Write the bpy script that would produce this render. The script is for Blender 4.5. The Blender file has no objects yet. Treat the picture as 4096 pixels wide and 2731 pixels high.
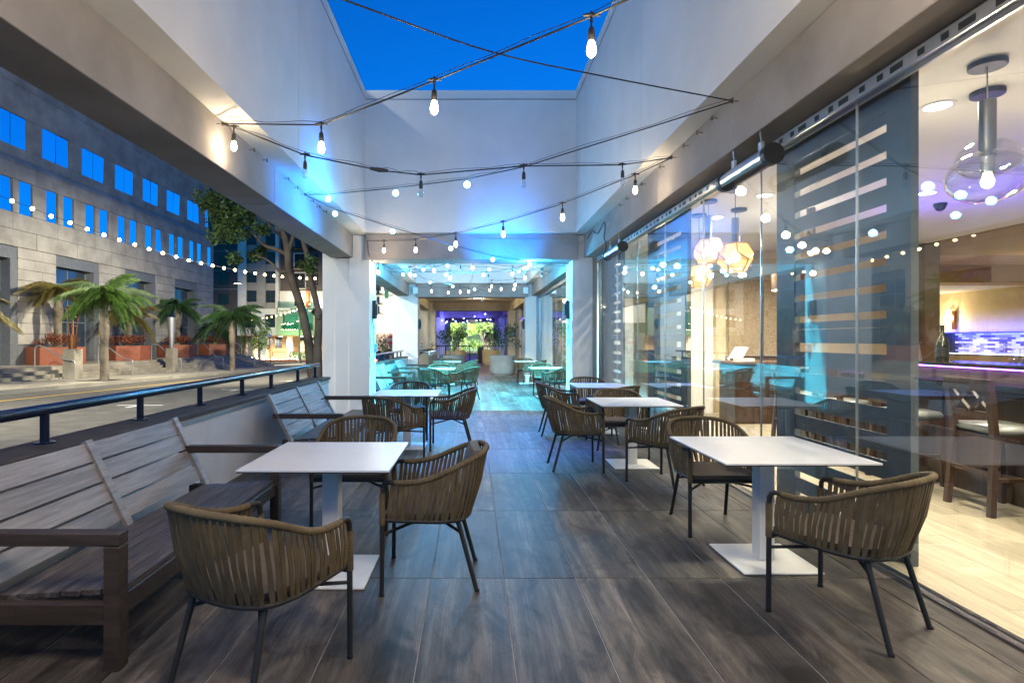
import bpy, bmesh, math, random
from mathutils import Vector, Matrix
R = math.radians
PI = math.pi
rnd = random.Random(11)
scene = bpy.context.scene
COL = scene.collection

# ------------------------------------------------------------------ camera
HC = 1.45                                    # eye height in metres
cam_d = bpy.data.cameras.new("camera")
cam = bpy.data.objects.new("camera", cam_d); COL.objects.link(cam)
cam.location = (0, 0, HC); cam.rotation_euler = (R(90), 0, 0)
cam_d.sensor_width = 36; cam_d.lens = 2240 / 4096 * 36
cam_d.shift_x = (2048 - 1889) / 4096; cam_d.shift_y = -8.5 / 4096
cam_d.clip_start = 0.05; cam_d.clip_end = 2000
scene.camera = cam

# ------------------------------------------------------------------ sky (after sunset), exposure
w = bpy.data.worlds.new("World"); scene.world = w; w.use_nodes = True
nt = w.node_tree; nt.nodes.clear()
sky = nt.nodes.new("ShaderNodeTexSky"); sky.sky_type = 'NISHITA'; sky.sun_disc = False
sky.sun_elevation = R(4.0); sky.sun_rotation = R(200)
sky.air_density = 1.0; sky.dust_density = 0.3; sky.ozone_density = 4.0
tint = nt.nodes.new("ShaderNodeMix"); tint.data_type = 'RGBA'; tint.blend_type = 'MULTIPLY'
tint.inputs[0].default_value = 1.0
tint.inputs[7].default_value = (0.012, 0.43, 0.86, 1)   # tungsten white balance: dusk air reads deep azure
bg = nt.nodes.new("ShaderNodeBackground"); bg.inputs[1].default_value = 0.15
out = nt.nodes.new("ShaderNodeOutputWorld")
nt.links.new(sky.outputs[0], tint.inputs[6]); nt.links.new(tint.outputs[2], bg.inputs[0]); nt.links.new(bg.outputs[0], out.inputs[0])

vs = scene.view_settings
scene.display_settings.display_device = 'sRGB'
vs.view_transform = 'Standard'; vs.look = 'None'; vs.gamma = 1; vs.exposure = 1.7
vs.use_curve_mapping = False
cy = scene.cycles
cy.use_denoising = True
try:
    cy.denoiser = 'OPENIMAGEDENOISE'; cy.denoising_input_passes = 'RGB_ALBEDO_NORMAL'
except Exception: pass
cy.max_bounces = 7; cy.diffuse_bounces = 3; cy.glossy_bounces = 4; cy.transmission_bounces = 6; cy.transparent_max_bounces = 12
cy.sample_clamp_indirect = 2.5; cy.caustics_reflective = False; cy.caustics_refractive = False
cy.use_light_tree = True

def lamp(name, kind, loc, energy, color, size=0.05, rot=None, spot=None, blend=0.3, parent=None, sy=None):
    d = bpy.data.lights.new(name, kind); d.energy = energy; d.color = color
    if kind == 'POINT': d.shadow_soft_size = size
    if kind == 'SPOT':
        d.shadow_soft_size = size; d.spot_size = R(spot); d.spot_blend = blend
    if kind == 'AREA':
        d.size = size
        if sy: d.shape = 'RECTANGLE'; d.size_y = sy
    o = bpy.data.objects.new(name, d); COL.objects.link(o); o.location = loc
    if rot: o.rotation_euler = rot
    if parent: o.parent = parent
    return o
def aim(o, target):
    v = Vector(target) - o.location
    o.rotation_euler = v.to_track_quat('-Z', 'Y').to_euler()

WARM = (1.0, 0.80, 0.54); BLUE = (0.03, 0.40, 1.0); CYAN = (0.04, 0.56, 0.80)

# ------------------------------------------------------------------ helpers
def at(px, py, Y):                         # a photo pixel at a known depth -> a place in metres
    return Vector(((px - 1889) / 2240 * Y, Y, HC - (py - 1357) / 2240 * Y))

class MB:
    def __init__(s): s.v = []; s.f = []
    def add(s, vs_, fs):
        n = len(s.v); s.v += [tuple(p) for p in vs_]; s.f += [tuple(i + n for i in q) for q in fs]; return s
    def box(s, x0, x1, y0, y1, z0, z1):
        return s.add([(x0,y0,z0),(x1,y0,z0),(x1,y1,z0),(x0,y1,z0),(x0,y0,z1),(x1,y0,z1),(x1,y1,z1),(x0,y1,z1)],
                     [(0,3,2,1),(4,5,6,7),(0,1,5,4),(1,2,6,5),(2,3,7,6),(3,0,4,7)])
    def cbox(s, x0, x1, y0, y1, z0, z1, b=0.004):   # box with chamfered edges
        bm = bmesh.new(); bmesh.ops.create_cube(bm, size=1)
        for v in bm.verts:
            v.co = Vector(((x0+x1)/2 + v.co.x*(x1-x0), (y0+y1)/2 + v.co.y*(y1-y0), (z0+z1)/2 + v.co.z*(z1-z0)))
        bmesh.ops.bevel(bm, geom=bm.edges[:], offset=b, segments=1, affect='EDGES', profile=0.5)
        bm.verts.index_update()
        s.add([v.co[:] for v in bm.verts], [[v.index for v in f.verts] for f in bm.faces]); bm.free(); return s
    def bar(s, a, b, wx, wz, up=(0,0,1)):           # rectangular bar from a to b
        a = Vector(a); b = Vector(b); d = (b - a).normalized(); u = Vector(up)
        r = d.cross(u).normalized(); u = r.cross(d).normalized()
        q = []
        for p in (a, b):
            for sx, sz in ((-1,-1),(1,-1),(1,1),(-1,1)): q.append(p + r*(sx*wx/2) + u*(sz*wz/2))
        return s.add(q, [(0,3,2,1),(4,5,6,7),(0,1,5,4),(1,2,6,5),(2,3,7,6),(3,0,4,7)])
    def tube(s, pts, rad, n=8, cap=True, closed=False):
        pts = [Vector(p) for p in pts]; m = len(pts)
        rr = rad if isinstance(rad, (list, tuple)) else [rad]*m
        ref = None; rings = []
        for i, p in enumerate(pts):
            if closed: d = pts[(i+1) % m] - pts[i-1]
            else: d = pts[min(i+1, m-1)] - pts[max(i-1, 0)]
            d.normalize()
            if ref is None:
                ref = Vector((0,0,1)) if abs(d.z) < 0.9 else Vector((1,0,0))
            r = d.cross(ref)
            if r.length < 1e-5: r = d.cross(Vector((0,1,0)))
            r.normalize(); u = r.cross(d).normalized(); ref = u
            rings.append([p + (r*math.cos(2*PI*k/n) + u*math.sin(2*PI*k/n))*rr[i] for k in range(n)])
        vs_ = [q for ring in rings for q in ring]; fs = []
        for i in range(m if closed else m-1):
            a = i*n; b = ((i+1) % m)*n
            for k in range(n):
                k2 = (k+1) % n; fs.append((a+k, a+k2, b+k2, b+k))
        if cap and not closed:
            fs.append(tuple(range(n-1, -1, -1))); fs.append(tuple((m-1)*n+k for k in range(n)))
        return s.add(vs_, fs)
    def lathe(s, prof, c=(0,0,0), n=16, cap=True):   # prof: list of (r, z)
        vs_ = []; fs = []
        for r, z in prof:
            for k in range(n): vs_.append((c[0]+r*math.cos(2*PI*k/n), c[1]+r*math.sin(2*PI*k/n), c[2]+z))
        for i in range(len(prof)-1):
            for k in range(n):
                k2 = (k+1) % n; fs.append((i*n+k, i*n+k2, (i+1)*n+k2, (i+1)*n+k))
        if cap:
            fs.append(tuple(range(n-1,-1,-1))); fs.append(tuple((len(prof)-1)*n+k for k in range(n)))
        return s.add(vs_, fs)
    def prism(s, poly, axis, a, b):                  # polygon extruded along x, y or z
        n = len(poly); vs_ = []
        for t in (a, b):
            for p, q in poly:
                vs_.append((t,p,q) if axis == 'x' else (p,t,q) if axis == 'y' else (p,q,t))
        fs = [tuple(range(n-1,-1,-1)), tuple(range(n, 2*n))]
        for k in range(n): fs.append((k, (k+1) % n, n+(k+1) % n, n+k))
        return s.add(vs_, fs)
    def mesh(s, name, mat=None, smooth=None):
        me = bpy.data.meshes.new(name); me.from_pydata(s.v, [], s.f)
        bm = bmesh.new(); bm.from_mesh(me); bmesh.ops.recalc_face_normals(bm, faces=bm.faces[:]); bm.to_mesh(me); bm.free()
        if smooth:
            me.polygons.foreach_set('use_smooth', [True]*len(me.polygons)); me.set_sharp_from_angle(angle=R(smooth))
        if mat: me.materials.append(mat)
        me.update(); return me
    def build(s, name, mat, parent=None, loc=None, smooth=None):
        return inst(name, s.mesh(name, mat, smooth), parent, loc)

def inst(name, me, parent=None, loc=None, rz=0):
    o = bpy.data.objects.new(name, me); COL.objects.link(o)
    if loc is not None: o.location = loc
    if rz: o.rotation_euler = (0,0,rz)
    if parent is not None: o.parent = parent
    return o
def tag(o, label=None, cat=None, group=None, kind=None):
    if label: o['label'] = label
    if cat: o['category'] = cat
    if group: o['group'] = group
    if kind: o['kind'] = kind
    return o
def thing(name, label, cat, loc=(0,0,0), rz=0, group=None):
    o = bpy.data.objects.new(name, None); COL.objects.link(o); o.location = loc; o.rotation_euler = (0,0,rz)
    o.empty_display_size = 0.2
    return tag(o, label, cat, group)
def struct(name, mb, mat, smooth=None):
    return tag(mb.build(name, mat, smooth=smooth), kind='structure')
KIDS = {}
def dup(o, parent=None):                              # a thing with copies of its parts and their sub-parts
    c = o.copy(); COL.objects.link(c)
    if parent is not None: c.parent = parent
    for ch in o.children: dup(ch, c)
    return c
def text_mesh(body, size, mat, depth=0.002, align='CENTER', bold=0.0):
    cu = bpy.data.curves.new('lettering', 'FONT'); cu.body = body; cu.size = size; cu.extrude = depth
    cu.align_x = align; cu.align_y = 'CENTER'; cu.offset = bold; cu.resolution_u = 2
    o = bpy.data.objects.new('tmp', cu); COL.objects.link(o)
    bpy.context.view_layer.update()
    me = bpy.data.meshes.new_from_object(o.evaluated_get(bpy.context.evaluated_depsgraph_get()))
    bpy.data.objects.remove(o); me.materials.clear(); me.materials.append(mat); return me

def catmull(pts, sub=6):
    pts = [Vector(p) for p in pts]; out = []
    for i in range(len(pts)-1):
        p0 = pts[max(i-1,0)]; p1 = pts[i]; p2 = pts[i+1]; p3 = pts[min(i+2,len(pts)-1)]
        for k in range(sub):
            t = k/sub
            out.append(0.5*((2*p1)+(p2-p0)*t+(2*p0-5*p1+4*p2-p3)*t*t+(3*p1-p0-3*p2+p3)*t**3))
    out.append(pts[-1]); return out

# ------------------------------------------------------------------ materials
def nodes(name):
    m = bpy.data.materials.new(name); m.use_nodes = True; t = m.node_tree
    return m, t, t.nodes['Principled BSDF']
def N(t, typ, **kw):
    n = t.nodes.new(typ)
    for k, v in kw.items(): setattr(n, k, v)
    return n
def ramp(t, fac, stops):
    r = N(t, 'ShaderNodeValToRGB'); els = r.color_ramp.elements
    while len(els) < len(stops): els.new(0.5)
    for e, (p, c) in zip(els, stops): e.position = p; e.color = (*c, 1)
    t.links.new(fac, r.inputs[0]); return r
def coords(t, space='Object', scale=(1,1,1), jitter=False):
    tc = N(t, 'ShaderNodeTexCoord'); mp = N(t, 'ShaderNodeMapping'); mp.inputs['Scale'].default_value = scale
    t.links.new(tc.outputs[space], mp.inputs[0])
    if jitter:                                        # every piece takes its own stretch of grain
        oi = N(t, 'ShaderNodeObjectInfo'); mu = N(t, 'ShaderNodeVectorMath', operation='SCALE')
        cx = N(t, 'ShaderNodeCombineXYZ')
        for i in range(3): t.links.new(oi.outputs['Random'], cx.inputs[i])
        mu.inputs['Scale'].default_value = 37.0; t.links.new(cx.outputs[0], mu.inputs[0]); t.links.new(mu.outputs[0], mp.inputs['Location'])
    return mp.outputs[0]
def noise(t, vec, scale, detail=4, rough=0.55, dist=0.0):
    n = N(t, 'ShaderNodeTexNoise'); n.inputs['Scale'].default_value = scale; n.inputs['Detail'].default_value = detail
    n.inputs['Roughness'].default_value = rough; n.inputs['Distortion'].default_value = dist
    t.links.new(vec, n.inputs['Vector']); return n.outputs[0]
def bump(t, b, h, strength, dist=0.01):
    n = N(t, 'ShaderNodeBump'); n.inputs['Strength'].default_value = strength; n.inputs['Distance'].default_value = dist
    t.links.new(h, n.inputs['Height']); t.links.new(n.outputs[0], b.inputs['Normal']); return n
def mixc(t, fac, a, b, blend='MIX'):
    n = N(t, 'ShaderNodeMix', data_type='RGBA', blend_type=blend)
    if isinstance(fac, float): n.inputs[0].default_value = fac
    else: t.links.new(fac, n.inputs[0])
    for v, i in ((a, 6), (b, 7)):
        if isinstance(v, tuple): n.inputs[i].default_value = (*v, 1)
        else: t.links.new(v, n.inputs[i])
    return n.outputs[2]

def plain(name, c, rough=0.5, metal=0.0, var=0.12, nscale=14, bstr=0.05, spec=0.5, coat=0.0):
    m, t, b = nodes(name); v = coords(t)
    n = noise(t, v, nscale, 5)
    c0 = tuple(x*(1-var) for x in c); c1 = tuple(min(1, x*(1+var)) for x in c)
    r = ramp(t, n, [(0.3, c0), (0.7, c1)]); t.links.new(r.outputs[0], b.inputs['Base Color'])
    b.inputs['Roughness'].default_value = rough; b.inputs['Metallic'].default_value = metal
    b.inputs['Specular IOR Level'].default_value = spec; b.inputs['Coat Weight'].default_value = coat
    if bstr: bump(t, b, noise(t, v, nscale*6, 3), bstr, 0.004)
    return m
def stucco(name, c, stain=0.12, bs=0.25, sc=160):
    m, t, b = nodes(name); v = coords(t)
    big = noise(t, v, 0.9, 5, 0.6); mid = noise(t, coords(t, scale=(1.2,1.2,0.7)), 1.3, 5, 0.6)
    dark = tuple(x*(1-stain*1.6) for x in c)
    a = ramp(t, big, [(0.30, dark), (0.62, c)]); a2 = ramp(t, mid, [(0.28, (0.93,0.925,0.91)), (0.55, (1,1,1))])
    t.links.new(mixc(t, 0.55, a.outputs[0], a2.outputs[0], 'MULTIPLY'), b.inputs['Base Color'])
    b.inputs['Roughness'].default_value = 0.9; b.inputs['Specular IOR Level'].default_value = 0.2
    bump(t, b, noise(t, v, sc, 4, 0.6), bs, 0.006); return m
def wood(name, c0, c1, c2, rough=0.55, axis='y', fine=1.0, bs=0.2):
    m, t, b = nodes(name)
    s = {'x': (0.35,5,5), 'y': (5,0.35,5), 'z': (5,5,0.35)}[axis]
    v = coords(t, scale=tuple(q*fine for q in s), jitter=True)
    g = noise(t, v, 7, 7, 0.65, 0.6); g2 = noise(t, v, 1.6, 4, 0.5, 1.2)
    r = ramp(t, g, [(0.28, c0), (0.5, c1), (0.72, c2)]); r2 = ramp(t, g2, [(0.3, (0.6,0.58,0.56)), (0.65, (1,1,1))])
    col = mixc(t, 0.7, r.outputs[0], r2.outputs[0], 'MULTIPLY')
    oi = N(t, 'ShaderNodeObjectInfo'); rr = ramp(t, oi.outputs['Random'], [(0, (0.85,0.85,0.85)), (1, (1.1,1.1,1.1))])
    t.links.new(mixc(t, 1.0, col, rr.outputs[0], 'MULTIPLY'), b.inputs['Base Color'])
    b.inputs['Roughness'].default_value = rough
    bump(t, b, g, bs, 0.003); return m
def emis(name, c, strength, sample=False):
    m = bpy.data.materials.new(name); m.use_nodes = True; t = m.node_tree; t.nodes.clear()
    e = N(t, 'ShaderNodeEmission'); e.inputs[0].default_value = (*c, 1); e.inputs[1].default_value = strength
    o = N(t, 'ShaderNodeOutputMaterial'); t.links.new(e.outputs[0], o.inputs[0])
    try: m.cycles.emission_sampling = 'AUTO' if sample else 'NONE'
    except Exception: pass
    return m
def sheet_glass(name, tintc=(0.93,0.96,0.95), ior=1.52, boost=1.0, rough=0.0):
    m = bpy.data.materials.new(name); m.use_nodes = True; t = m.node_tree; t.nodes.clear()
    tr = N(t, 'ShaderNodeBsdfTransparent'); tr.inputs[0].default_value = (*tintc, 1)
    gl = N(t, 'ShaderNodeBsdfGlossy'); gl.inputs['Roughness'].default_value = rough; gl.inputs[0].default_value = (1,1,1,1)
    fr = N(t, 'ShaderNodeFresnel')                      # same reflectance from either side of the sheet
    ge = N(t, 'ShaderNodeNewGeometry'); mr = N(t, 'ShaderNodeMapRange'); mr.inputs[3].default_value = ior; mr.inputs[4].default_value = 1/ior
    t.links.new(ge.outputs['Backfacing'], mr.inputs[0]); t.links.new(mr.outputs[0], fr.inputs[0])
    mu = N(t, 'ShaderNodeMath', operation='MULTIPLY'); mu.inputs[1].default_value = boost; mu.use_clamp = True
    mx = N(t, 'ShaderNodeMixShader'); o = N(t, 'ShaderNodeOutputMaterial')
    t.links.new(fr.outputs[0], mu.inputs[0]); t.links.new(mu.outputs[0], mx.inputs[0])
    t.links.new(tr.outputs[0], mx.inputs[1]); t.links.new(gl.outputs[0], mx.inputs[2]); t.links.new(mx.outputs[0], o.inputs[0])
    return m
def leafmat(name, c0, c1, trans=0.25):
    m, t, b = nodes(name); v = coords(t)
    r = ramp(t, noise(t, v, 3.0, 5, 0.7), [(0.3, c0), (0.7, c1)]); t.links.new(r.outputs[0], b.inputs['Base Color'])
    b.inputs['Roughness'].default_value = 0.45
    tl = N(t, 'ShaderNodeBsdfTranslucent'); t.links.new(r.outputs[0], tl.inputs[0])
    mx = N(t, 'ShaderNodeMixShader'); mx.inputs[0].default_value = trans
    o = t.nodes['Material Output']; t.links.new(b.outputs[0], mx.inputs[1]); t.links.new(tl.outputs[0], mx.inputs[2]); t.links.new(mx.outputs[0], o.inputs[0])
    return m

M = {}
M['wall'] = stucco('white_stucco', (0.74, 0.725, 0.68), 0.07, 0.4, 75)
M['beam'] = stucco('taupe_stucco', (0.345, 0.31, 0.285), 0.22, 0.4, 70)
M['cream'] = stucco('cream_stucco', (0.70, 0.64, 0.52), 0.12)
M['low'] = plain('painted_panel', (0.58, 0.575, 0.57), 0.6, var=0.06, nscale=5)
M['sill'] = plain('brown_stone_cap', (0.06, 0.05, 0.042), 0.62, var=0.3, nscale=9, spec=0.25)
M['alu'] = plain('brushed_aluminium', (0.62, 0.64, 0.66), 0.32, 0.9, 0.06, 30)
M['steel'] = plain('polished_steel', (0.55, 0.55, 0.57), 0.16, 1.0, 0.1, 6)
M['stem_steel'] = plain('satin_dark_steel', (0.30,0.29,0.28), 0.3, 1.0, 0.06, 8)
M['grey_steel'] = plain('grey_steel', (0.30, 0.29, 0.30), 0.4, 0.6, 0.1, 8)
M['rail'] = plain('sky_tinted_black_enamel', (0.006, 0.010, 0.030), 0.18, 0.0, 0.2, 20, 0.02, 0.6, 0.0)  # glossy black; the sky blue it reflects is put into its base colour
M['black'] = plain('black_powder_coat', (0.014, 0.015, 0.016), 0.45, 0.0, 0.2, 30)
M['rubber'] = plain('black_rubber', (0.01, 0.01, 0.01), 0.8)
M['frame'] = plain('graphite_tube', (0.020, 0.020, 0.019), 0.5, 0.0, 0.2, 25, 0.03, 0.35)
M['white_top'] = plain('white_laminate', (0.64, 0.64, 0.65), 0.30, 0, 0.035, 5, 0.01)
M['white_steel'] = plain('white_powder_coat', (0.74, 0.73, 0.70), 0.45, 0, 0.03, 9, 0.03)
M['grout'] = plain('grout', (0.34, 0.33, 0.32), 0.85, 0, 0.2, 40)
M['cable'] = plain('black_cable', (0.010, 0.010, 0.012), 0.5, 0, 0.2, 30, 0)
M['socket'] = plain('black_socket', (0.02, 0.017, 0.014), 0.45, 0, 0.2, 30, 0)
M['rust'] = plain('rusty_iron', (0.10, 0.05, 0.03), 0.6, 0.4, 0.4, 60)
M['asphalt'] = plain('asphalt', (0.075, 0.072, 0.066), 0.85, 0, 0.35, 3.0, 0.5)
M['concrete'] = stucco('pavement_concrete', (0.34, 0.32, 0.27), 0.2, 0.2, 60)
M['step'] = stucco('weathered_stone_step', (0.36, 0.33, 0.27), 0.35, 0.2, 40)
M['line_w'] = plain('white_road_paint', (0.6, 0.6, 0.58), 0.7, 0, 0.2, 12)
M['line_y'] = plain('yellow_road_paint', (0.55, 0.36, 0.05), 0.7, 0, 0.3, 12)
M['redcurb'] = plain('red_kerb_paint', (0.28, 0.03, 0.02), 0.7, 0, 0.3, 12)
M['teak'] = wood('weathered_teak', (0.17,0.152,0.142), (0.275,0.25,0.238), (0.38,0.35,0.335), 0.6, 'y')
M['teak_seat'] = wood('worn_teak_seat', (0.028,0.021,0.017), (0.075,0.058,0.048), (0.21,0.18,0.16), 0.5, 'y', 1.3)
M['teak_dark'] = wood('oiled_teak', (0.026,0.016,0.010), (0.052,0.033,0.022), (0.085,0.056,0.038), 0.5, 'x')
M['plank_in'] = wood('pale_plank_tile', (0.27,0.23,0.17), (0.40,0.35,0.26), (0.50,0.44,0.33), 0.35, 'y', 1.0, 0.08)
M['walnut'] = wood('dark_walnut', (0.028,0.015,0.010), (0.055,0.030,0.020), (0.085,0.05,0.034), 0.35, 'z')
M['copper'] = plain('copper', (0.50, 0.22, 0.10), 0.28, 1.0, 0.2, 8)
M['ceil'] = plain('white_ceiling_paint', (0.80, 0.78, 0.75), 0.8, 0, 0.02, 3, 0.02)
M['tan'] = plain('tan_paint', (0.40, 0.255, 0.14), 0.8, 0, 0.06, 4, 0.05)
M['warmwall'] = plain('cream_plaster', (0.66, 0.55, 0.38), 0.8, 0, 0.05, 4, 0.05)
M['slate'] = plain('blue_grey_screen', (0.075, 0.095, 0.115), 0.4, 0, 0.15, 7, 0.03)
M['brownpanel'] = plain('brown_panel', (0.12, 0.075, 0.055), 0.45, 0, 0.15, 5, 0.03)
M['leather'] = plain('grey_vinyl', (0.16, 0.17, 0.165), 0.3, 0, 0.1, 9, 0.06)
M['stone_top'] = plain('polished_black_stone', (0.012, 0.012, 0.014), 0.06, 0, 0.4, 50, 0)
M['pot'] = stucco('cast_stone', (0.36, 0.36, 0.33), 0.25, 0.35, 90)
M['pot_warm'] = stucco('sand_cast_stone', (0.52, 0.42, 0.25), 0.2, 0.35, 90)
M['soil'] = plain('soil', (0.03, 0.022, 0.015), 0.9, 0, 0.4, 30, 0.6)
M['bark'] = stucco('grey_bark', (0.14, 0.125, 0.115), 0.5, 0.7, 18)
M['bark_dark'] = stucco('dark_bark', (0.085, 0.07, 0.06), 0.5, 0.7, 18)
M['palmbark'] = stucco('palm_bark', (0.26, 0.22, 0.17), 0.55, 0.8, 12)
M['ficus'] = leafmat('ficus_leaf', (0.020,0.045,0.014), (0.07,0.13,0.035))
M['palm'] = leafmat('palm_leaf', (0.045,0.105,0.022), (0.13,0.23,0.05), 0.3)
M['palm_dark'] = leafmat('dark_palm_leaf', (0.02,0.06,0.022), (0.06,0.13,0.045), 0.25)
M['palm_brown'] = leafmat('dry_palm_leaf', (0.09,0.085,0.02), (0.20,0.16,0.05), 0.25)
M['redleaf'] = leafmat('red_shrub_leaf', (0.10,0.035,0.016), (0.30,0.095,0.05), 0.2)
M['lime'] = leafmat('bright_leaf', (0.07,0.14,0.03), (0.22,0.32,0.08), 0.35)
M['corten'] = plain('rust_red_planter', (0.25, 0.075, 0.038), 0.6, 0, 0.15, 4, 0.08)
M['facade'] = stucco('grey_limestone', (0.40, 0.38, 0.35), 0.25, 0.3, 30)
M['facade_dark'] = plain('blue_grey_granite', (0.13, 0.14, 0.155), 0.5, 0, 0.15, 6, 0.05)
M['mirror'] = plain('mirror_window', (0.62, 0.72, 0.85), 0.02, 1.0, 0.03, 2, 0)
M['win_dark'] = plain('dark_window', (0.02, 0.028, 0.036), 0.04, 0, 0.3, 2, 0, 0.9)
M['mullion'] = plain('dark_mullion', (0.05, 0.06, 0.075), 0.4, 0.5)
M['mullion_blue'] = plain('blue_grey_mullion', (0.20, 0.25, 0.31), 0.4, 0.4)
M['apt_dark'] = plain('charcoal_cladding', (0.055, 0.046, 0.042), 0.7, 0, 0.1, 2)
M['apt_grey'] = plain('grey_render', (0.21, 0.21, 0.195), 0.8, 0, 0.08, 2)
M['apt_white'] = plain('pale_render', (0.50, 0.51, 0.48), 0.8, 0, 0.06, 2)
M['apt_green'] = plain('sage_render', (0.25, 0.31, 0.20), 0.8, 0, 0.06, 2)
M['woodsoffit'] = wood('cedar_soffit', (0.30,0.13,0.05), (0.42,0.20,0.09), (0.5,0.26,0.13), 0.5, 'x')
M['palewood'] = wood('pale_timber_wall', (0.40,0.27,0.15), (0.52,0.37,0.22), (0.6,0.45,0.3), 0.6, 'x')
M['banner_g'] = plain('green_banner', (0.012, 0.15, 0.12), 0.6, 0, 0.05, 3, 0)
M['banner_w'] = plain('white_banner', (0.62, 0.64, 0.58), 0.6, 0, 0.04, 3, 0)
M['ink'] = plain('dark_ink', (0.03, 0.07, 0.06), 0.6, 0, 0.02, 3, 0)
M['white'] = plain('white_paint', (0.78, 0.78, 0.76), 0.6, 0, 0.03, 3, 0)
M['stopred'] = plain('sign_red', (0.50, 0.05, 0.02), 0.5, 0, 0.04, 3, 0)
M['orange'] = plain('orange_panel', (0.65, 0.12, 0.03), 0.6, 0, 0.05, 3, 0)
M['galv'] = plain('galvanised_tube', (0.42, 0.44, 0.43), 0.38, 0.7, 0.1, 20)
M['lamp_green'] = plain('olive_post', (0.08, 0.10, 0.08), 0.5, 0.2)
M['glass'] = sheet_glass('clear_sheet_glass', (0.93,0.965,0.96), 1.52, 1.35)
M['globe_glass'] = sheet_glass('blown_glass', (0.88,0.885,0.89), 1.5, 3.2, 0.02)
M['rail_glass'] = sheet_glass('balcony_glass', (0.7,0.8,0.78), 1.5, 1.2)
M['bulb_off'] = sheet_glass('unlit_bulb_glass', (0.88,0.92,0.95), 1.5, 1.6)
M['bulb_warm'] = emis('lit_warm_bulb', (1.0, 0.80, 0.50), 14)
M['bulb_blue'] = emis('lit_blue_bulb', (0.35, 0.80, 1.0), 10)
M['bulb_street'] = emis('lit_amber_bulb', (1.0, 0.66, 0.22), 14)
M['bulb_violet'] = emis('lit_violet_bulb', (0.35, 0.40, 1.0), 10)
M['lens'] = emis('lit_lamp_lens', (1.0, 0.90, 0.72), 6)
M['filament'] = emis('lit_filament', (1.0, 0.66, 0.30), 6)

M['win_blue'] = plain('blue_shop_glass', (0.10,0.14,0.20), 0.03, 0.75, 0.2, 1, 0)
M['apt_glass'] = plain('apartment_glass', (0.015,0.02,0.028), 0.08, 0.0, 0.3, 1, 0, 0.12)
M['apt_glass2'] = plain('entrance_glass', (0.22,0.22,0.18), 0.08, 0.2, 0.2, 1, 0)
M['green_glass'] = plain('green_lit_glass', (0.05,0.22,0.14), 0.1, 0.0, 0.2, 1, 0)
M['lit_cream'] = emis('lit_cream_bay', (1.0,0.85,0.5), 1.6)
M['lit_violet'] = emis('lit_violet_bay', (0.75,0.65,1.0), 1.3)
M['lit_pink'] = emis('lit_pink_shop', (1.0,0.55,0.42), 1.8)
def tile_mat():
    m, t, b = nodes('wood_look_porcelain')
    grain = noise(t, coords(t, scale=(11, 0.55, 1), jitter=True), 2.2, 9, 0.74, 0.5)
    band = noise(t, coords(t, scale=(5.2, 0.22, 1), jitter=True), 1.3, 2, 0.5, 0.25)
    patch = noise(t, coords(t, scale=(3.4, 1.5, 1), jitter=True), 1.7, 6, 0.66, 0.9)
    vein = noise(t, coords(t, scale=(10, 0.8, 1), jitter=True), 1.6, 4, 0.6, 2.2)
    r = ramp(t, grain, [(0.30, (0.040,0.033,0.028)), (0.5, (0.092,0.080,0.071)), (0.70, (0.172,0.154,0.139))])
    rb = ramp(t, band, [(0.36, (0.50,0.49,0.49)), (0.50, (0.85,0.85,0.85)), (0.62, (1.25,1.22,1.18))])
    rp = ramp(t, patch, [(0.37, (0.32,0.32,0.33)), (0.48, (0.84,0.84,0.84)), (0.58, (1.18,1.16,1.13))])
    rv = ramp(t, vein, [(0.47, (1,1,1)), (0.50, (0.52,0.50,0.49)), (0.53, (1,1,1))])
    c = mixc(t, 0.9, r.outputs[0], rb.outputs[0], 'MULTIPLY'); c = mixc(t, 0.85, c, rp.outputs[0], 'MULTIPLY'); c = mixc(t, 0.5, c, rv.outputs[0], 'MULTIPLY')
    oi = N(t, 'ShaderNodeObjectInfo'); rr = ramp(t, oi.outputs['Random'], [(0, (0.66,0.65,0.66)), (0.5, (1.0,0.98,0.96)), (1, (1.35,1.31,1.27))])
    t.links.new(mixc(t, 1.0, c, rr.outputs[0], 'MULTIPLY'), b.inputs['Base Color'])
    b.inputs['Roughness'].default_value = 0.48; b.inputs['Specular IOR Level'].default_value = 0.28; bump(t, b, grain, 0.15, 0.003); return m
M['tile'] = tile_mat()

def strap_mat():
    m, t, b = nodes('olive_brown_webbing'); v = coords(t, jitter=True)
    r = ramp(t, noise(t, v, 9, 3), [(0.3, (0.078,0.056,0.030)), (0.7, (0.140,0.104,0.058))]); t.links.new(r.outputs[0], b.inputs['Base Color'])
    b.inputs['Roughness'].default_value = 0.85; b.inputs['Specular IOR Level'].default_value = 0.25
    wv = N(t, 'ShaderNodeTexWave'); wv.inputs['Scale'].default_value = 160; wv.bands_direction = 'Z'; t.links.new(v, wv.inputs['Vector'])
    bump(t, b, wv.outputs[0], 0.25, 0.002); return m
M['strap'] = strap_mat()
M['seatpad'] = plain('brown_seat_fabric', (0.095, 0.072, 0.055), 0.9, 0, 0.2, 60, 0.3)
M['cushion'] = plain('grey_cushion_fabric', (0.10, 0.095, 0.085), 0.9, 0, 0.2, 80, 0.3)

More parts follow.
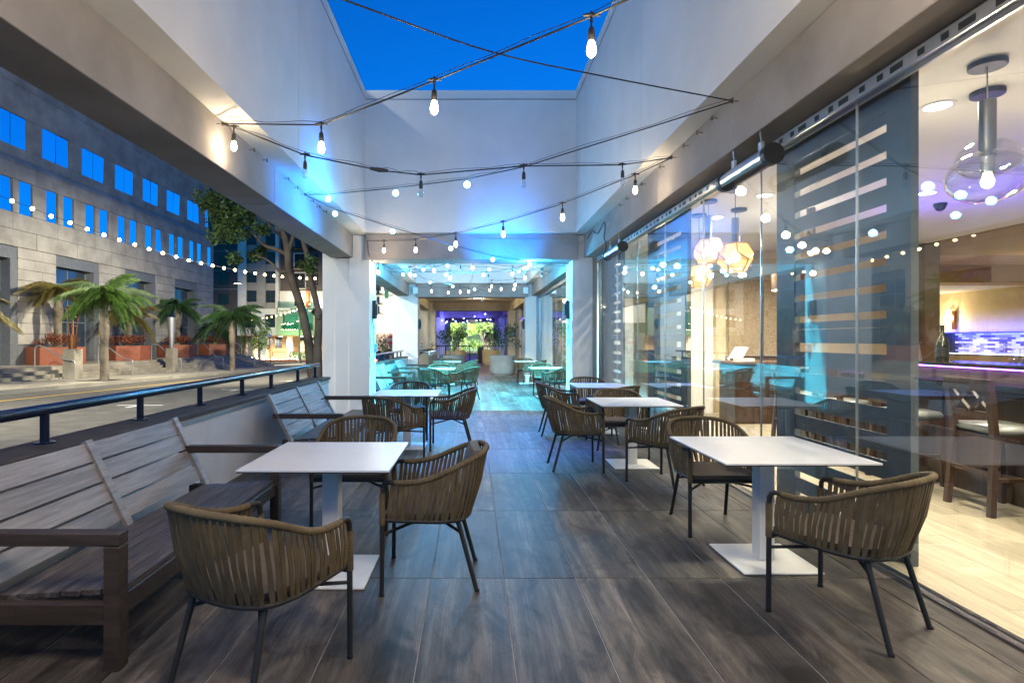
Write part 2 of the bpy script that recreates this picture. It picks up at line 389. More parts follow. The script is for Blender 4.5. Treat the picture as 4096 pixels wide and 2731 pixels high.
def woven_mat():
    m, t, b = nodes('woven_wall_panel')
    a = noise(t, coords(t, scale=(1.2,1,14)), 7, 6, 0.7, 0.7); c = noise(t, coords(t, scale=(14,1,1.2)), 7, 6, 0.7, 0.7)
    mn = N(t, 'ShaderNodeMath', operation='MINIMUM'); t.links.new(a, mn.inputs[0]); t.links.new(c, mn.inputs[1])
    r = ramp(t, mn.outputs[0], [(0.32, (0.14,0.09,0.055)), (0.50, (0.50,0.40,0.29))]); t.links.new(r.outputs[0], b.inputs['Base Color'])
    b.inputs['Roughness'].default_value = 0.8; return m
M['woven'] = woven_mat()
def mosaic_mat():
    m, t, b = nodes('glass_mosaic')
    v = coords(t, scale=(1,1,1))
    sp = N(t, 'ShaderNodeSeparateXYZ'); cb = N(t, 'ShaderNodeCombineXYZ'); t.links.new(v, sp.inputs[0]); t.links.new(sp.outputs[0], cb.inputs[0]); t.links.new(sp.outputs[2], cb.inputs[1])
    br = N(t, 'ShaderNodeTexBrick'); br.inputs['Scale'].default_value = 1.0; br.inputs['Brick Width'].default_value = 0.16; br.inputs['Row Height'].default_value = 0.045
    br.inputs['Mortar Size'].default_value = 0.004; br.inputs['Color1'].default_value = (0.12,0.12,0.2,1); br.inputs['Color2'].default_value = (0.8,0.8,0.9,1); br.inputs['Mortar'].default_value = (0.05,0.05,0.1,1)
    t.links.new(cb.outputs[0], br.inputs['Vector']); t.links.new(br.outputs[0], b.inputs['Base Color']); b.inputs['Roughness'].default_value = 0.15
    return m
M['mosaic'] = mosaic_mat()
# ================================================================== TERRACE FLOOR
GX0, GX1 = -2.49, 2.56                     # floor edges (low wall, glass track)
tf = struct('terrace_floor', MB().box(GX0, GX1, -3.0, 21.95, -0.12, -0.004), M['grout'])
xs = [GX0] + [0.19 + 0.44*k for k in range(-6, 6) if GX0+0.06 < 0.19+0.44*k < GX1-0.05] + [GX1]
ys = [3.405 + 1.342*j for j in range(-3, 14)] + [21.95]
tcache = {}
for i in range(len(xs)-1):
    for j in range(len(ys)-1):
        wx, wy = xs[i+1]-xs[i]-0.005, ys[j+1]-ys[j]-0.005
        key = (round(wx,3), round(wy,3))
        if key not in tcache:
            tcache[key] = MB().cbox(-wx/2, wx/2, -wy/2, wy/2, -0.02, 0.0, 0.0015).mesh('tile', M['tile'])
        inst('tile', tcache[key], tf, ((xs[i]+xs[i+1])/2, (ys[j]+ys[j+1])/2, rnd.uniform(-0.0006, 0.0006)))
M['paver'] = plain('tan_paver', (0.20,0.155,0.115), 0.7, 0, 0.2, 6, 0.15)
struct('corridor_floor', MB().box(-2.9, 3.0, 21.96, 62, -0.12, 0.0), M['paver'])

# ================================================================== TERRACE BUILDING
bld = thing('terrace_building', 'white and taupe stucco arcade of columns, beams and tall open light wells', 'building', (0,0,0))
ZB, ZT, ZS = 3.138, 3.607, 3.61            # beam bottom, beam top, soffit
XL, XR = -2.47, 2.316                      # beam inner faces
WL, WR = -2.163, 2.10                      # upper wall inner faces
frames = [11.58, 21.80, 32.50, 43.0, 53.5]
TOP = 6.42
def bpart(name, mb, mat, label=None):
    o = mb.build(name, M[mat], bld)
    if label: o['label'] = label
    return o
# side beams, cut by a movement joint at Y = 7
for (a, b_) in ((-3.2, 6.99), (7.0, 11.60)):
    bpart('side_beam', MB().cbox(XL-0.46, XL, a, b_, ZB, ZT, 0.006), 'beam')
    bpart('side_beam', MB().cbox(XR, XR+0.47, a, b_, ZB, ZT, 0.006), 'beam')
for k in range(4):
    a, b_ = frames[k]+0.70, frames[k+1]+0.02
    mt = 'cream' if k == 1 else 'beam'
    bpart('side_beam', MB().cbox(XL-0.46, XL, a, b_, ZB, ZT, 0.006), mt)
    bpart('side_beam', MB().cbox(XR, XR+0.47, a, b_, ZB, ZT, 0.006), mt)
# columns: three stepped faces each on the street side
for k, y in enumerate(frames):
    mt = 'cream' if k == 2 else 'wall'
    for (x0, x1, dy) in ((-2.554, -2.124, 0.0), (-2.852, -2.556, 0.035), (-3.116, -2.854, 0.07)):
        bpart('column', MB().cbox(x0, x1, y+dy, y+0.74-dy, -0.12, 3.60 if dy == 0 else 3.13 if dy < 0.05 else 3.60, 0.006), mt)
    bpart('column', MB().cbox(2.067, 2.49, y, y+0.74, -0.12, 3.60, 0.006), mt)
    bpart('pilaster', MB().box(2.49, 2.586, y+0.03, y+0.70, 0.0, 3.13), 'grey_steel')
    bpart('cross_beam', MB().cbox(-2.197, 2.166, y-0.11, y+0.62, 3.09 if k < 2 else 3.10, 3.60, 0.006), 'beam')
# two open light wells with tall walls
def well(y0, y1, joint):
    segs = [(y0, joint-0.005), (joint+0.005, y1)] if joint else [(y0, y1)]
    for a, b_ in segs:
        bpart('upper_wall', MB().box(WL-0.75, WL, a, b_, ZS, TOP), 'wall')
        bpart('upper_wall', MB().box(WR, WR+0.80, a, b_, ZS, TOP), 'wall')
        bpart('coping', MB().box(WL-0.78, WL+0.012, a, b_, TOP, TOP+0.05), 'wall')
        bpart('coping', MB().box(WR-0.012, WR+0.83, a, b_, TOP, TOP+0.05), 'wall')
        bpart('flashing', MB().box(WL, WL+0.008, a, b_, TOP-0.14, TOP-0.125), 'grey_steel')
        bpart('flashing', MB().box(WR-0.008, WR, a, b_, TOP-0.14, TOP-0.125), 'grey_steel')
    if joint:
        bpart('joint_backing', MB().box(WL-0.6, WL-0.03, joint-0.03, joint+0.03, ZS+0.01, TOP-0.01), 'black')
        bpart('joint_backing', MB().box(WR+0.03, WR+0.6, joint-0.03, joint+0.03, ZS+0.01, TOP-0.01), 'black')
well(-3.2, 11.30, 6.97)
bpart('cross_wall', MB().box(WL-0.75, WR+0.80, 11.302, 12.28, ZS, TOP), 'wall')
bpart('coping', MB().box(WL-0.78, WR+0.83, 11.302, 12.28, TOP, TOP+0.05), 'wall')
bpart('flashing', MB().box(WL+0.01, WR-0.01, 11.290, 11.302, TOP-0.14, TOP-0.125), 'grey_steel')
well(12.283, 21.50, None)
bpart('cross_wall', MB().box(WL-0.75, WR+0.80, 21.502, 22.5, ZS, TOP), 'wall')
bpart('roof', MB().box(-3.1, 3.1, 22.51, 54.3, ZS, ZS+0.25), 'cream')
# flank wall and doors of the next unit
bpart('flank_wall', MB().box(2.60, 2.80, 22.56, 24.2, 0, 3.13), 'cream')
bpart('flank_wall', MB().box(2.60, 2.80, 30.6, 54, 0, 3.13), 'cream')
for k in range(4):
    y = 24.2 + 1.6*k
    d = MB().box(2.58, 2.66, y, y+0.10, 0, 2.5).box(2.58, 2.66, y+1.50, y+1.60, 0, 2.5).box(2.58, 2.66, y+0.10, y+1.50, 2.38, 2.5).box(2.58, 2.66, y+0.10, y+1.50, 0, 0.18)
    fr = bpart('glazed_door', d, 'white_steel')
    MB().box(2.615, 2.625, y+0.10, y+1.50, 0.18, 2.38).build('pane', M['glass'], fr)
    MB().tube([(2.55, y+1.42, 0.9), (2.55, y+1.42, 1.3)], 0.015).build('handle', M['alu'], fr)
    fr2 = bpart('transom_window', MB().box(2.58, 2.66, y, y+1.6, 2.5, 2.56).box(2.58, 2.66, y, y+1.6, 3.08, 3.13).box(2.58, 2.66, y, y+0.05, 2.56, 3.08), 'mullion')
    MB().box(2.615, 2.625, y+0.05, y+1.6, 2.56, 3.08).build('pane', M['glass'], fr2)
# the shop behind those doors, closed and dark
bpart('shop_wall', MB().box(6.0, 6.2, 22.56, 54, 0, 3.4), 'warmwall')

# eye bolts along both beams
def eye(x, y, z, s):
    m = MB(); m.tube([(x, y, z), (x+s*0.035, y, z)], 0.004, 6)
    m.tube([(x+s*0.055, y+0.02*math.cos(t*PI/6), z+0.02*math.sin(t*PI/6)) for t in range(12)], 0.004, 6, closed=True)
    o = bpart('eye_bolt', m, 'rust')
for py, px in ((600,997),(641,1049),(716,1137),(750,1175),(805,1239),(827,1266),(846,1293)):
    y = 2.47*2240/(1889-px); eye(XL, y, HC+(1357-py)*y/2240, 1)
for px, py in ((2872,473),(2811,531),(2755,583),(2659,667),(2583,737),(2550,767),(2522,794),(2494,820)):
    y = 2.316*2240/(px-1889); eye(XR, y, HC+(1357-py)*y/2240, -1)
for k in range(11):
    eye(XL, 14.2+0.42*k, 3.42, 1); 
for k in range(5):
    eye(XR, 16.2+0.5*k, 3.42, -1)
H = {'HL1': (-2.42,5.41,3.53), 'HL2': (-2.42,8.08,3.54), 'HR0': (2.27,2.05,3.53), 'HR1': (2.27,4.87,3.52), 'HR2': (2.27,6.35,3.51), 'HL0': (-2.42,2.29,3.53)}
for n_, p in H.items():
    eye(XL if p[0] < 0 else XR, p[1], p[2], 1 if p[0] < 0 else -1)

# ================================================================== LOW WALLS, CAPS AND RAILS on the street side
def low_wall(y0, y1, label):
    t = thing('low_wall', label, 'wall', (-2.63, (y0+y1)/2, 0), group='low walls along the street side'); L = (y1-y0)/2
    MB().box(-0.14, 0.14, -L, L, -0.12, 0.755).build('wall_panel', M['low'], t)
    MB().cbox(-0.175, 0.165, -L-0.02, L+0.02, 0.757, 0.80, 0.004).build('cap_stone', M['sill'], t)
    MB().box(0.1405, 0.150, -L, L, 0.705, 0.735).build('trim_strip', M['alu'], t)
    return t
low_wall(-2.0, 9.72, 'low grey wall with brown stone cap behind the two nearest benches')
low_wall(12.45, 21.55, 'low wall with stone cap behind the far benches, past the near white column')
def handrail(y0, y1, ys_, label):
    t = thing('handrail', label, 'handrail', (-2.68, y0, 0), group='tube handrails on the low walls'); z = 1.01
    pts = [(0, a, z) for a in (0, (y1-y0)*0.33, (y1-y0)*0.66, y1-y0)]
    MB().tube(pts, 0.036, 20).build('rail_tube', M['rail'], t, smooth=40)
    for y in ys_:
        p = MB().tube([(0, y-y0, 0.805), (0, y-y0, z-0.02)], 0.026, 14).build('post', M['rail'], t, smooth=40)
        MB().lathe([(0.058,0.8005),(0.058,0.808),(0.03,0.812)], (0, y-y0, 0), 18).build('base_plate', M['rail'], p, smooth=40)
    return t
handrail(-2.0, 9.75, [1.62, 2.55, 3.51, 4.52, 5.51, 6.52, 7.46, 8.60, 9.55], 'glossy black tube handrail, tinted sky blue, on short posts above the two nearest benches')
handrail(12.5, 21.6, [13.0+1.0*k for k in range(9)], 'glossy black tube handrail, tinted sky blue, on the low wall behind the far benches')

# stair rails curling up from the street beyond the second columns
for k in range(6):
    y = 24.0 + 0.95*k
    t = thing('stair_rail', ['curved steel stair rail nearest the far arcade column', 'second curved steel stair rail from the near end', 'third curved steel stair rail from the near end', 'fourth curved steel stair rail from the near end', 'fifth curved steel stair rail, next to last', 'curved steel stair rail farthest from the tables'][k], 'handrail', (-2.3, y, 0), group='curved steel rails at the street stair')
    m = MB().tube(catmull([(-1.6,0,-0.25),(-0.9,0,0.25),(-0.25,0,0.80),(0.15,0,0.93),(0.42,0,0.82),(0.47,0,0.45),(0.47,0,0.0)], 5), 0.05, 12)
    m.build('rail_tube', M['steel'], t, smooth=40)

# ================================================================== GLASS WALL of the restaurant
def glass_wall(y0, y1, joints, label):
    t = thing('glass_wall', label, 'glass wall', (2.60, y0, 0), group='frameless glass walls')
    e = [y0] + joints + [y1]
    for a, b_ in zip(e[:-1], e[1:]):
        MB().box(-0.006, 0.006, a-y0+0.003, b_-y0-0.003, 0.025, 3.055).build('glass_panel', M['glass'], t)
    for j in joints:
        MB().box(-0.008, 0.008, j-y0-0.0025, j-y0+0.0025, 0.025, 3.055).build('edge_seal', M['alu'], t)
    h = MB().box(-0.04, 0.05, 0, y1-y0, 3.075, 3.132).box(-0.055, -0.041, 0, y1-y0, 3.045, 3.120).box(0.03, 0.05, 0, y1-y0, 3.045, 3.074).build('head_track', M['alu'], t)
    for k in range(int((y1-y0)/0.16)):
        MB().box(-0.0575, -0.0553, 0.05+k*0.16, 0.05+k*0.16+(0.05 if k % 3 else 0.10), 3.062, 3.10).build('track_slot', M['black'], h)
    f = MB().box(-0.045, -0.022, 0, y1-y0, -0.02, 0.014).box(0.022, 0.045, 0, y1-y0, -0.02, 0.014).build('floor_track', M['steel'], t)
    MB().box(-0.021, 0.021, 0, y1-y0, -0.02, 0.004).build('groove', M['black'], f)
    return t
glass_wall(-2.5, 11.42, [3.784+1.2535*k for k in range(-5, 6)], 'tall frameless glass wall between the near terrace and the lit restaurant')
glass_wall(12.40, 21.75, [13.6+1.25*k for k in range(6)], 'frameless glass wall beside the far tables, past the near right column')
jm = thing('window_jamb', 'upright polished steel jamb at the end of the near glass wall', 'window frame', (2.64, 11.42, 0))
MB().box(-0.05, 0.0, 0.0, 0.06, 0, 3.13).box(0.12, 0.20, 0.0, 0.10, 0, 3.13).build('frame', M['steel'], jm)
MB().box(0.0, 0.12, 0.04, 0.06, 0, 3.13).build('dark_panel', M['win_dark'], jm)
jm2 = dup(jm); jm2['label'] = 'upright polished steel jamb at the end of the far glass wall'; jm2.location.y = 21.72

# ================================================================== RESTAURANT INTERIOR
rf = struct('restaurant_floor', MB().box(2.66, 12.35, -2.6, 21.9, -0.12, -0.004), M['grout'])
pw, pl = 0.205, 1.22; pme = {}
for i in range(14):
    for j in range(-1, 9):
        off = (i*0.47) % 1 * pl
        y = 0.6 + j*pl + off
        inst('plank', pme.setdefault('p', MB().cbox(-pw/2+0.001, pw/2-0.001, -pl/2+0.001, pl/2-0.001, -0.02, 0.0, 0.001).mesh('plank', M['plank_in'])), rf, (2.67+pw*(i+0.5), y, 0))
tag(MB().box(2.67+14*pw, 12.34, -2.6, 21.9, -0.1, 0.0).build('plank_field', M['plank_in'], rf), kind='stuff')
tag(MB().box(2.67, 2.67+14*pw, 12.0, 21.9, -0.1, 0.0).build('plank_field', M['plank_in'], rf), kind='stuff')
ri = thing('restaurant_room', 'bright restaurant room of white ceilings, tan bulkheads and cream walls behind the glass', 'room', (0,0,0))
def rpart(name, mb, mat, smooth=None): return mb.build(name, M[mat], ri, smooth=smooth)
rpart('ceiling', MB().box(2.66, 8.4, -2.6, 21.9, 3.22, 3.42), 'ceil')
rpart('raised_ceiling', MB().box(8.41, 12.35, -2.6, 10.29, 3.60, 3.80), 'ceil')
rpart('end_wall', MB().box(2.66, 12.35, -2.8, -2.6, 0, 3.80), 'warmwall')
rpart('end_wall', MB().box(2.66, 12.35, 21.9, 22.1, 0, 3.80), 'warmwall')
rpart('side_wall', MB().box(12.35, 12.55, -2.8, 22.1, 0, 3.80), 'warmwall')
rpart('bulkhead', MB().box(8.62, 12.34, 10.3, 11.64, 2.99, 3.80), 'tan')
rpart('bulkhead', MB().box(8.62, 12.34, 11.65, 12.3, 2.63, 3.80), 'tan')
rpart('lower_ceiling', MB().box(8.62, 12.34, 12.31, 21.8, 2.64, 2.8), 'ceil')
rpart('brown_pillar', MB().box(8.33, 8.60, 10.3, 10.9, 0, 3.215), 'brownpanel')
rpart('partition_wall', MB().box(8.30, 8.42, 11.0, 21.8, 0, 3.215), 'warmwall')
rpart('white_pillar', MB().box(4.2, 4.73, 11.0, 11.5, 0, 3.22), 'ceil')
wv = rpart('woven_panel', MB().box(5.05, 5.70, 11.0, 11.06, 1.12, 2.62), 'woven')
rpart('woven_panel', MB().box(5.73, 6.70, 11.0, 11.06, 1.12, 2.62), 'woven')
rpart('dado', MB().box(5.0, 7.0, 11.02, 11.12, 0, 1.12), 'brownpanel')
rpart('partition_wall', MB().box(4.74, 8.29, 11.13, 11.3, 0, 3.215), 'warmwall')
rpart('white_wall', MB().box(2.75, 4.2, 14.6, 14.8, 0, 3.22), 'ceil')
dl = []
for x, y in ((3.53,4.25),(3.59,6.88),(3.55,8.13),(5.5,6.77),(3.55,1.9),(5.3,4.2),(5.3,2.0),(3.6,9.8),(5.2,9.3),(3.4,16.5),(3.4,19.5),(3.4,13.2)):
    d = MB().lathe([(0.115,-0.006),(0.115,0.0),(0.09,0.002)], (x,y,3.219), 20).build('downlight', M['white_steel'], ri, smooth=40)
    MB().lathe([(0.085,-0.0068),(0.085,-0.0064)], (x,y,3.219), 18).build('lens', M['lens'], d)
    lamp('downlight_beam', 'SPOT', (x,y,3.19), 190, (1.0,0.84,0.62), 0.08, (0,0,0), 150, 0.8)
v = rpart('air_grille', MB().box(5.4, 6.3, 5.6, 5.9, 3.212, 3.219), 'ceil')
for k in range(7): MB().box(5.42, 6.28, 5.615+0.04*k, 5.635+0.04*k, 3.206, 3.2115).build('slat', M['white_steel'], v)
cam_dome = tag(MB().lathe([(0.075,0.0),(0.075,-0.03),(0.06,-0.05),(0.05,-0.08),(0.02,-0.10)], (6.1,7.3,3.219), 16).build('dome_camera', M['black'], smooth=50), 'small black dome camera on the restaurant ceiling above the bar', 'camera')
# lights of the back bar
for y, z, e in ((8.8,3.55,160),(13.4,2.6,110),(16.5,2.6,110)):
    MB().lathe([(0.09,-0.004),(0.09,0.0)], (10.6,y,z+0.04), 16).build('lens', M['lens'], ri)
    lamp('back_bar_light', 'SPOT', (10.6,y,z), e, (1.0,0.82,0.55), 0.06, (0,0,0), 160, 0.8)
sc_ = thing('wall_sconce', 'small glowing half round sconce on the cream bar wall', 'wall lamp', (12.34,14.4,1.94))
MB().lathe([(0.07,-0.24),(0.07,0.24)], (-0.04,0,0), 16).build('shade', emis('lit_sconce', (1.0,0.72,0.40), 3), sc_, smooth=40)
MB().box(-0.09,0.0,-0.13,-0.075,-0.24,0.24).build('bracket', M['copper'], sc_)
lamp('sconce_light', 'POINT', (12.1,14.4,2.0), 12, (1.0,0.75,0.42), 0.06)

# slatted timber screens just inside the glass
def screen(y0, y1, label):
    t = thing('slatted_screen', label, 'screen', (2.80, y0, 0), group='slatted screens inside the glass'); L = y1-y0
    wx = 0.05; sx = 0.012; e0, e1 = 0.21*L/1.57, L-0.285*L/1.57
    MB().box(0, wx, 0, e0, 0, 3.215).build('stile', M['slate'], t); MB().box(0, wx, e1, L, 0, 3.215).build('stile', M['slate'], t)
    MB().box(0, wx, e0, e1, 2.99, 3.215).build('rail', M['slate'], t); MB().box(0, wx, e0, e1, 1.42, 1.53).build('rail', M['slate'], t); MB().box(0, wx, e0, e1, 0, 0.10).build('rail', M['slate'], t)
    z = 2.907; me = None
    def slat(za, zb):
        MB().box(0.004, 0.004+sx, e0+0.002, e1-0.002, za, zb).build('slat', M['slate'], t)
    slat(2.908, 2.985)
    for k in range(7): slat(2.907-0.18*k-0.18, 2.907-0.18*k-0.054)
    slat(1.535, 1.592)
    for k in range(7): slat(1.345-0.18*k-0.126, 1.345-0.18*k)
    return t
screen(3.575, 5.15, 'nearest tall slatted screen, between the bar and the bottom right table')
screen(7.29, 8.93, 'middle tall slatted screen behind the glass, beside the faceted lamps')
screen(10.45, 11.40, 'farthest and narrowest slatted screen at the steel jamb')

# bar
bar = thing('bar_counter', 'dark bar with polished black top and violet light strip under its ledge', 'bar', (4.75, 0, 0))
MB().box(0, 0.5, 0.5, 8.3, 0, 1.0).build('front', M['walnut'], bar)
for k in range(9):
    MB().box(-0.018, -0.001, 0.6+0.84*k, 1.35+0.84*k, 0.14, 0.92).build('panel', M['walnut'], bar)
MB().box(-0.15, 0.5, 0.45, 8.35, 1.002, 1.045).build('top', M['stone_top'], bar)
MB().box(0.501, 0.95, 0.5, 8.3, 0, 1.16).build('upstand', M['brownpanel'], bar)
MB().box(0.42, 1.0, 0.5, 8.3, 1.163, 1.20).build('ledge', M['stone_top'], bar)
strip = MB()
strip.box(0.415, 0.419, 0.5, 8.3, 1.150, 1.160)
strip.build('light_strip', emis('violet_strip', (0.55,0.12,1.0), 7), bar)
MB().box(0.455,0.50,4.55,4.70,1.06,1.15).build('strip_clip', emis('violet_clip', (0.7,0.45,1.0), 3), bar)
lamp('bar_strip_light', 'AREA', (5.08,5.0,1.13), 4, (0.45,0.12,1.0), 0.04, (0,R(60),0), sy=6.5)
lamp('violet_uplight', 'AREA', (6.1,6.4,2.2), 12, (0.22,0.12,1.0), 0.3, (R(180),0,0), sy=2.5)
# glasses upside down along the ledge
gm = MB().lathe([(0.032,0.0),(0.036,0.03),(0.034,0.065),(0.02,0.085),(0.005,0.095),(0.005,0.15),(0.03,0.156)], n=10, cap=False).mesh('wine_glass', sheet_glass('stemware', (0.8,0.85,0.95), 1.5, 2.2), 50)
n_ = 0
for r_ in range(3):
    for k in range(20):
        g = inst('wine_glass', gm, None, (5.28+0.12*r_, 3.0+0.13*k+0.05*r_, 1.201)); n_ += 1
        tag(g, 'upturned stemmed glass in the rows on the bar ledge', 'glass', 'upturned glasses on the bar ledge')
bt = thing('liquor_bottle', 'dark green bottle with pale label standing at the left end of the bar ledge', 'bottle', (5.33, 6.35, 1.20))
MB().lathe([(0.058,0),(0.062,0.01),(0.062,0.20),(0.045,0.26),(0.02,0.30),(0.018,0.38)], n=18).build('glass_body', plain('dark_green_glass', (0.015,0.017,0.004), 0.08, 0, 0.5, 8, 0, 0.8), bt, smooth=50)
MB().lathe([(0.021,0.36),(0.021,0.41)], n=14).build('cap', M['black'], bt)
MB().lathe([(0.0632,0.06),(0.0632,0.16)], n=18, cap=False).build('label', M['black'], bt)
sh = thing('jigger', 'tall metal double cone jigger left of the dark bottle on the bar', 'jigger', (5.25, 6.62, 1.20))
MB().lathe([(0.055,0),(0.048,0.04),(0.03,0.16),(0.03,0.19)], n=16).build('cone', M['alu'], sh, smooth=50)
MB().lathe([(0.03,0.19),(0.055,0.215)], n=16).build('cup', M['alu'], sh, smooth=50)
# lit niche with mosaic tiles
ni = thing('mosaic_niche', 'blue lit wall niche of glass mosaic behind the bar', 'niche', (12.34, 12.6, 1.35))
r_m = random.Random(4); mcol = [plain('mosaic_tile_%s' % n, c, 0.12, 0, 0.1, 9, 0) for n, c in (('pale',(0.75,0.75,0.85)),('mid',(0.35,0.35,0.48)),('dark',(0.10,0.10,0.18)))]
MB().box(-0.005,0.0,-2.4,2.05,-0.25,0.25).build('back_plate', M['black'], ni)
mme = [MB().box(-0.012,-0.0055,-0.098,0.098,-0.0235,0.0235).mesh('mosaic_tile', m_) for m_ in mcol]
for r_ in range(10):
    for k in range(20):
        yy = -2.3 + 0.2*k + (0.1 if r_ % 2 else 0)
        if yy < 1.75: inst('mosaic_tile', r_m.choice([mme[0],mme[0],mme[1],mme[2]]), ni, (0, yy, -0.225+0.05*r_))
MB().box(-0.20,0.0,-2.45,2.1,0.25,0.28).box(-0.20,0.0,2.06,2.1,-0.28,0.249).build('frame', M['black'], ni)
MB().box(-0.20,-0.001,-2.45,2.05,-0.29,-0.255).build('shelf', M['stone_top'], ni)
MB().box(-0.20,-0.19,-2.4,2.0,-0.2545,-0.245).build('shelf_light', emis('blue_strip', (0.4,0.5,1.0), 8), ni)
lamp('niche_light', 'AREA', (12.0, 12.6, 1.60), 22, (0.07,0.10,1.0), 0.1, (0,R(-60),0), sy=4.2)
for y, lb in ((13.9, 'coupe glass on the blue niche shelf, left one'), (12.86, 'martini glass on the blue niche shelf, right one')):
    g = thing('cocktail_glass', lb, 'glass', (12.22, y, 1.10))
    MB().lathe([(0.05,0.0),(0.006,0.01),(0.006,0.14),(0.025,0.17),(0.12,0.28)], n=14, cap=False).build('bowl', sheet_glass('cocktail_crystal',(0.95,0.95,1),1.5,3.0), g, smooth=50)

# bar stools with crossed backs
def bar_stool(loc, rz, label):
    t = thing('bar_stool', label, 'bar stool', loc, rz, 'bar stools along the bar')   # front towards +x
    for s in (-1, 1):
        MB().bar((-0.235,s*0.225,0),(-0.19,s*0.20,0.66),0.045,0.045,(0,1,0)).bar((-0.19,s*0.20,0.66),(-0.24,s*0.21,1.09),0.045,0.05,(0,1,0)).build('rear_post', M['walnut'], t)
        MB().bar((0.22,s*0.21,0),(0.19,s*0.19,0.64),0.042,0.042,(0,1,0)).build('front_leg', M['walnut'], t)
        MB().bar((-0.215,s*0.213,0.30),(0.205,s*0.20,0.30),0.03,0.03).build('stretcher', M['walnut'], t)
    MB().bar((-0.212,-0.21,0.34),(-0.212,0.21,0.34),0.03,0.035).bar((0.206,-0.2,0.25),(0.206,0.2,0.25),0.03,0.035).build('foot_rail', M['walnut'], t)
    MB().box(-0.20,0.20,-0.205,0.205,0.60,0.655).build('seat_frame', M['walnut'], t)
    s_ = MB().cbox(-0.205,0.225,-0.225,0.225,0.657,0.735,0.03).build('seat_cushion', M['leather'], t, smooth=60)
    MB().bar((-0.245,-0.235,1.07),(-0.245,0.235,1.07),0.04,0.10).build('top_rail', M['walnut'], t)
    MB().bar((-0.212,-0.2,0.82),(-0.212,0.2,0.82),0.03,0.055).build('lower_rail', M['walnut'], t)
    for k in (-1, 1):
        MB().bar((-0.216,k*0.10-0.09,0.85),(-0.232,k*0.10+0.09,1.025),0.022,0.03,(1,0,0)).bar((-0.220,k*0.10+0.09,0.85),(-0.236,k*0.10-0.09,1.025),0.022,0.03,(1,0,0)).build('cross', M['walnut'], t)
    return t
st = bar_stool((4.47, 4.77, 0), R(-3), 'cross backed bar stool nearest the camera, right of the near screen')
for (x, y, a, lb) in ((4.45,3.85,4,'cross backed bar stool cut off by the right edge of the picture'), (4.45,5.75,-6,'cross backed bar stool half hidden by the near slatted screen'), (4.44,6.7,5,'cross backed bar stool seen through the slots of the near screen'), (4.45,7.65,-4,'cross backed bar stool at the far end of the bar')):
    d = dup(st); d.location = (x,y,0); d.rotation_euler = (0,0,R(a)); d['label'] = lb
# host stand and dining set deeper in the room
hs = thing('host_counter', 'pale wood topped counter below the woven wall panels', 'counter', (5.4, 9.9, 0))
MB().box(-0.9,0.9,-0.3,0.3,0,1.02).build('body', M['walnut'], hs); MB().cbox(-1.0,1.0,-0.38,0.38,1.022,1.07,0.006).build('top', M['brownpanel'], hs)
mn = thing('menu_stack', 'white stack of menus on the counter behind the near screen', 'menus', (4.75,9.8,1.07))
MB().box(-0.14,0.14,-0.1,0.1,0,0.05).build('paper', M['white'], mn); MB().bar((-0.12,0.05,0.05),(0.02,0.11,0.24),0.28,0.01).build('open_menu', M['white'], mn)

# pendant lamps
def globe_pendant(x, y, zc, r, label, sl=0.28):
    t = thing('globe_pendant', label, 'pendant lamp', (x,y,zc), 0, 'clear glass globe pendants')
    MB().lathe([(0.10,3.219-zc),(0.10,3.19-zc),(0.095,3.185-zc)], n=24).build('canopy', M['black'], t, smooth=40)
    MB().tube([(0,0,3.19-zc),(0,0,r+sl)], 0.004, 6).build('cord', M['white_steel'], t)
    MB().lathe([(0.045,r*0.72-0.02),(0.045,r+sl),(0.04,r+sl+0.005)], n=18).build('stem', M['stem_steel'], t, smooth=40)
    MB().lathe([(0.038,0.02),(0.038,r*0.7)], n=18).build('socket', M['steel'], t, smooth=40)
    prof = [(r*1.08*math.sin(a*PI/16), -r*0.82*math.cos(a*PI/16)) for a in range(0, 15)]
    MB().lathe([(max(p, 0.002), z) for p, z in prof], n=28, cap=False).build('glass_globe', M['globe_glass'], t, smooth=60)
    MB().lathe([(0.005,-0.075),(0.028,-0.06),(0.036,-0.03),(0.02,0.02)], n=14).build('bulb', M['filament'], t, smooth=60)
    lamp('pendant_glow', 'POINT', (x,y,zc-0.11), 9, (1.0,0.8,0.55), 0.03)
    return t
globe_pendant(3.30,3.587,2.49,0.205,'large clear glass globe pendant at the right edge, nearest the camera')
globe_pendant(3.68,4.0,2.74,0.175,'smaller clear globe pendant just behind the large globe at right', 0.16)
globe_pendant(3.75,6.2,2.45,0.17,'clear globe pendant half hidden behind the near slatted screen')
globe_pendant(3.62,7.6,2.42,0.15,'clear globe pendant to the right of the faceted lamps')
globe_pendant(3.25,9.6,2.55,0.15,'clear globe pendant beyond the middle slatted screen')
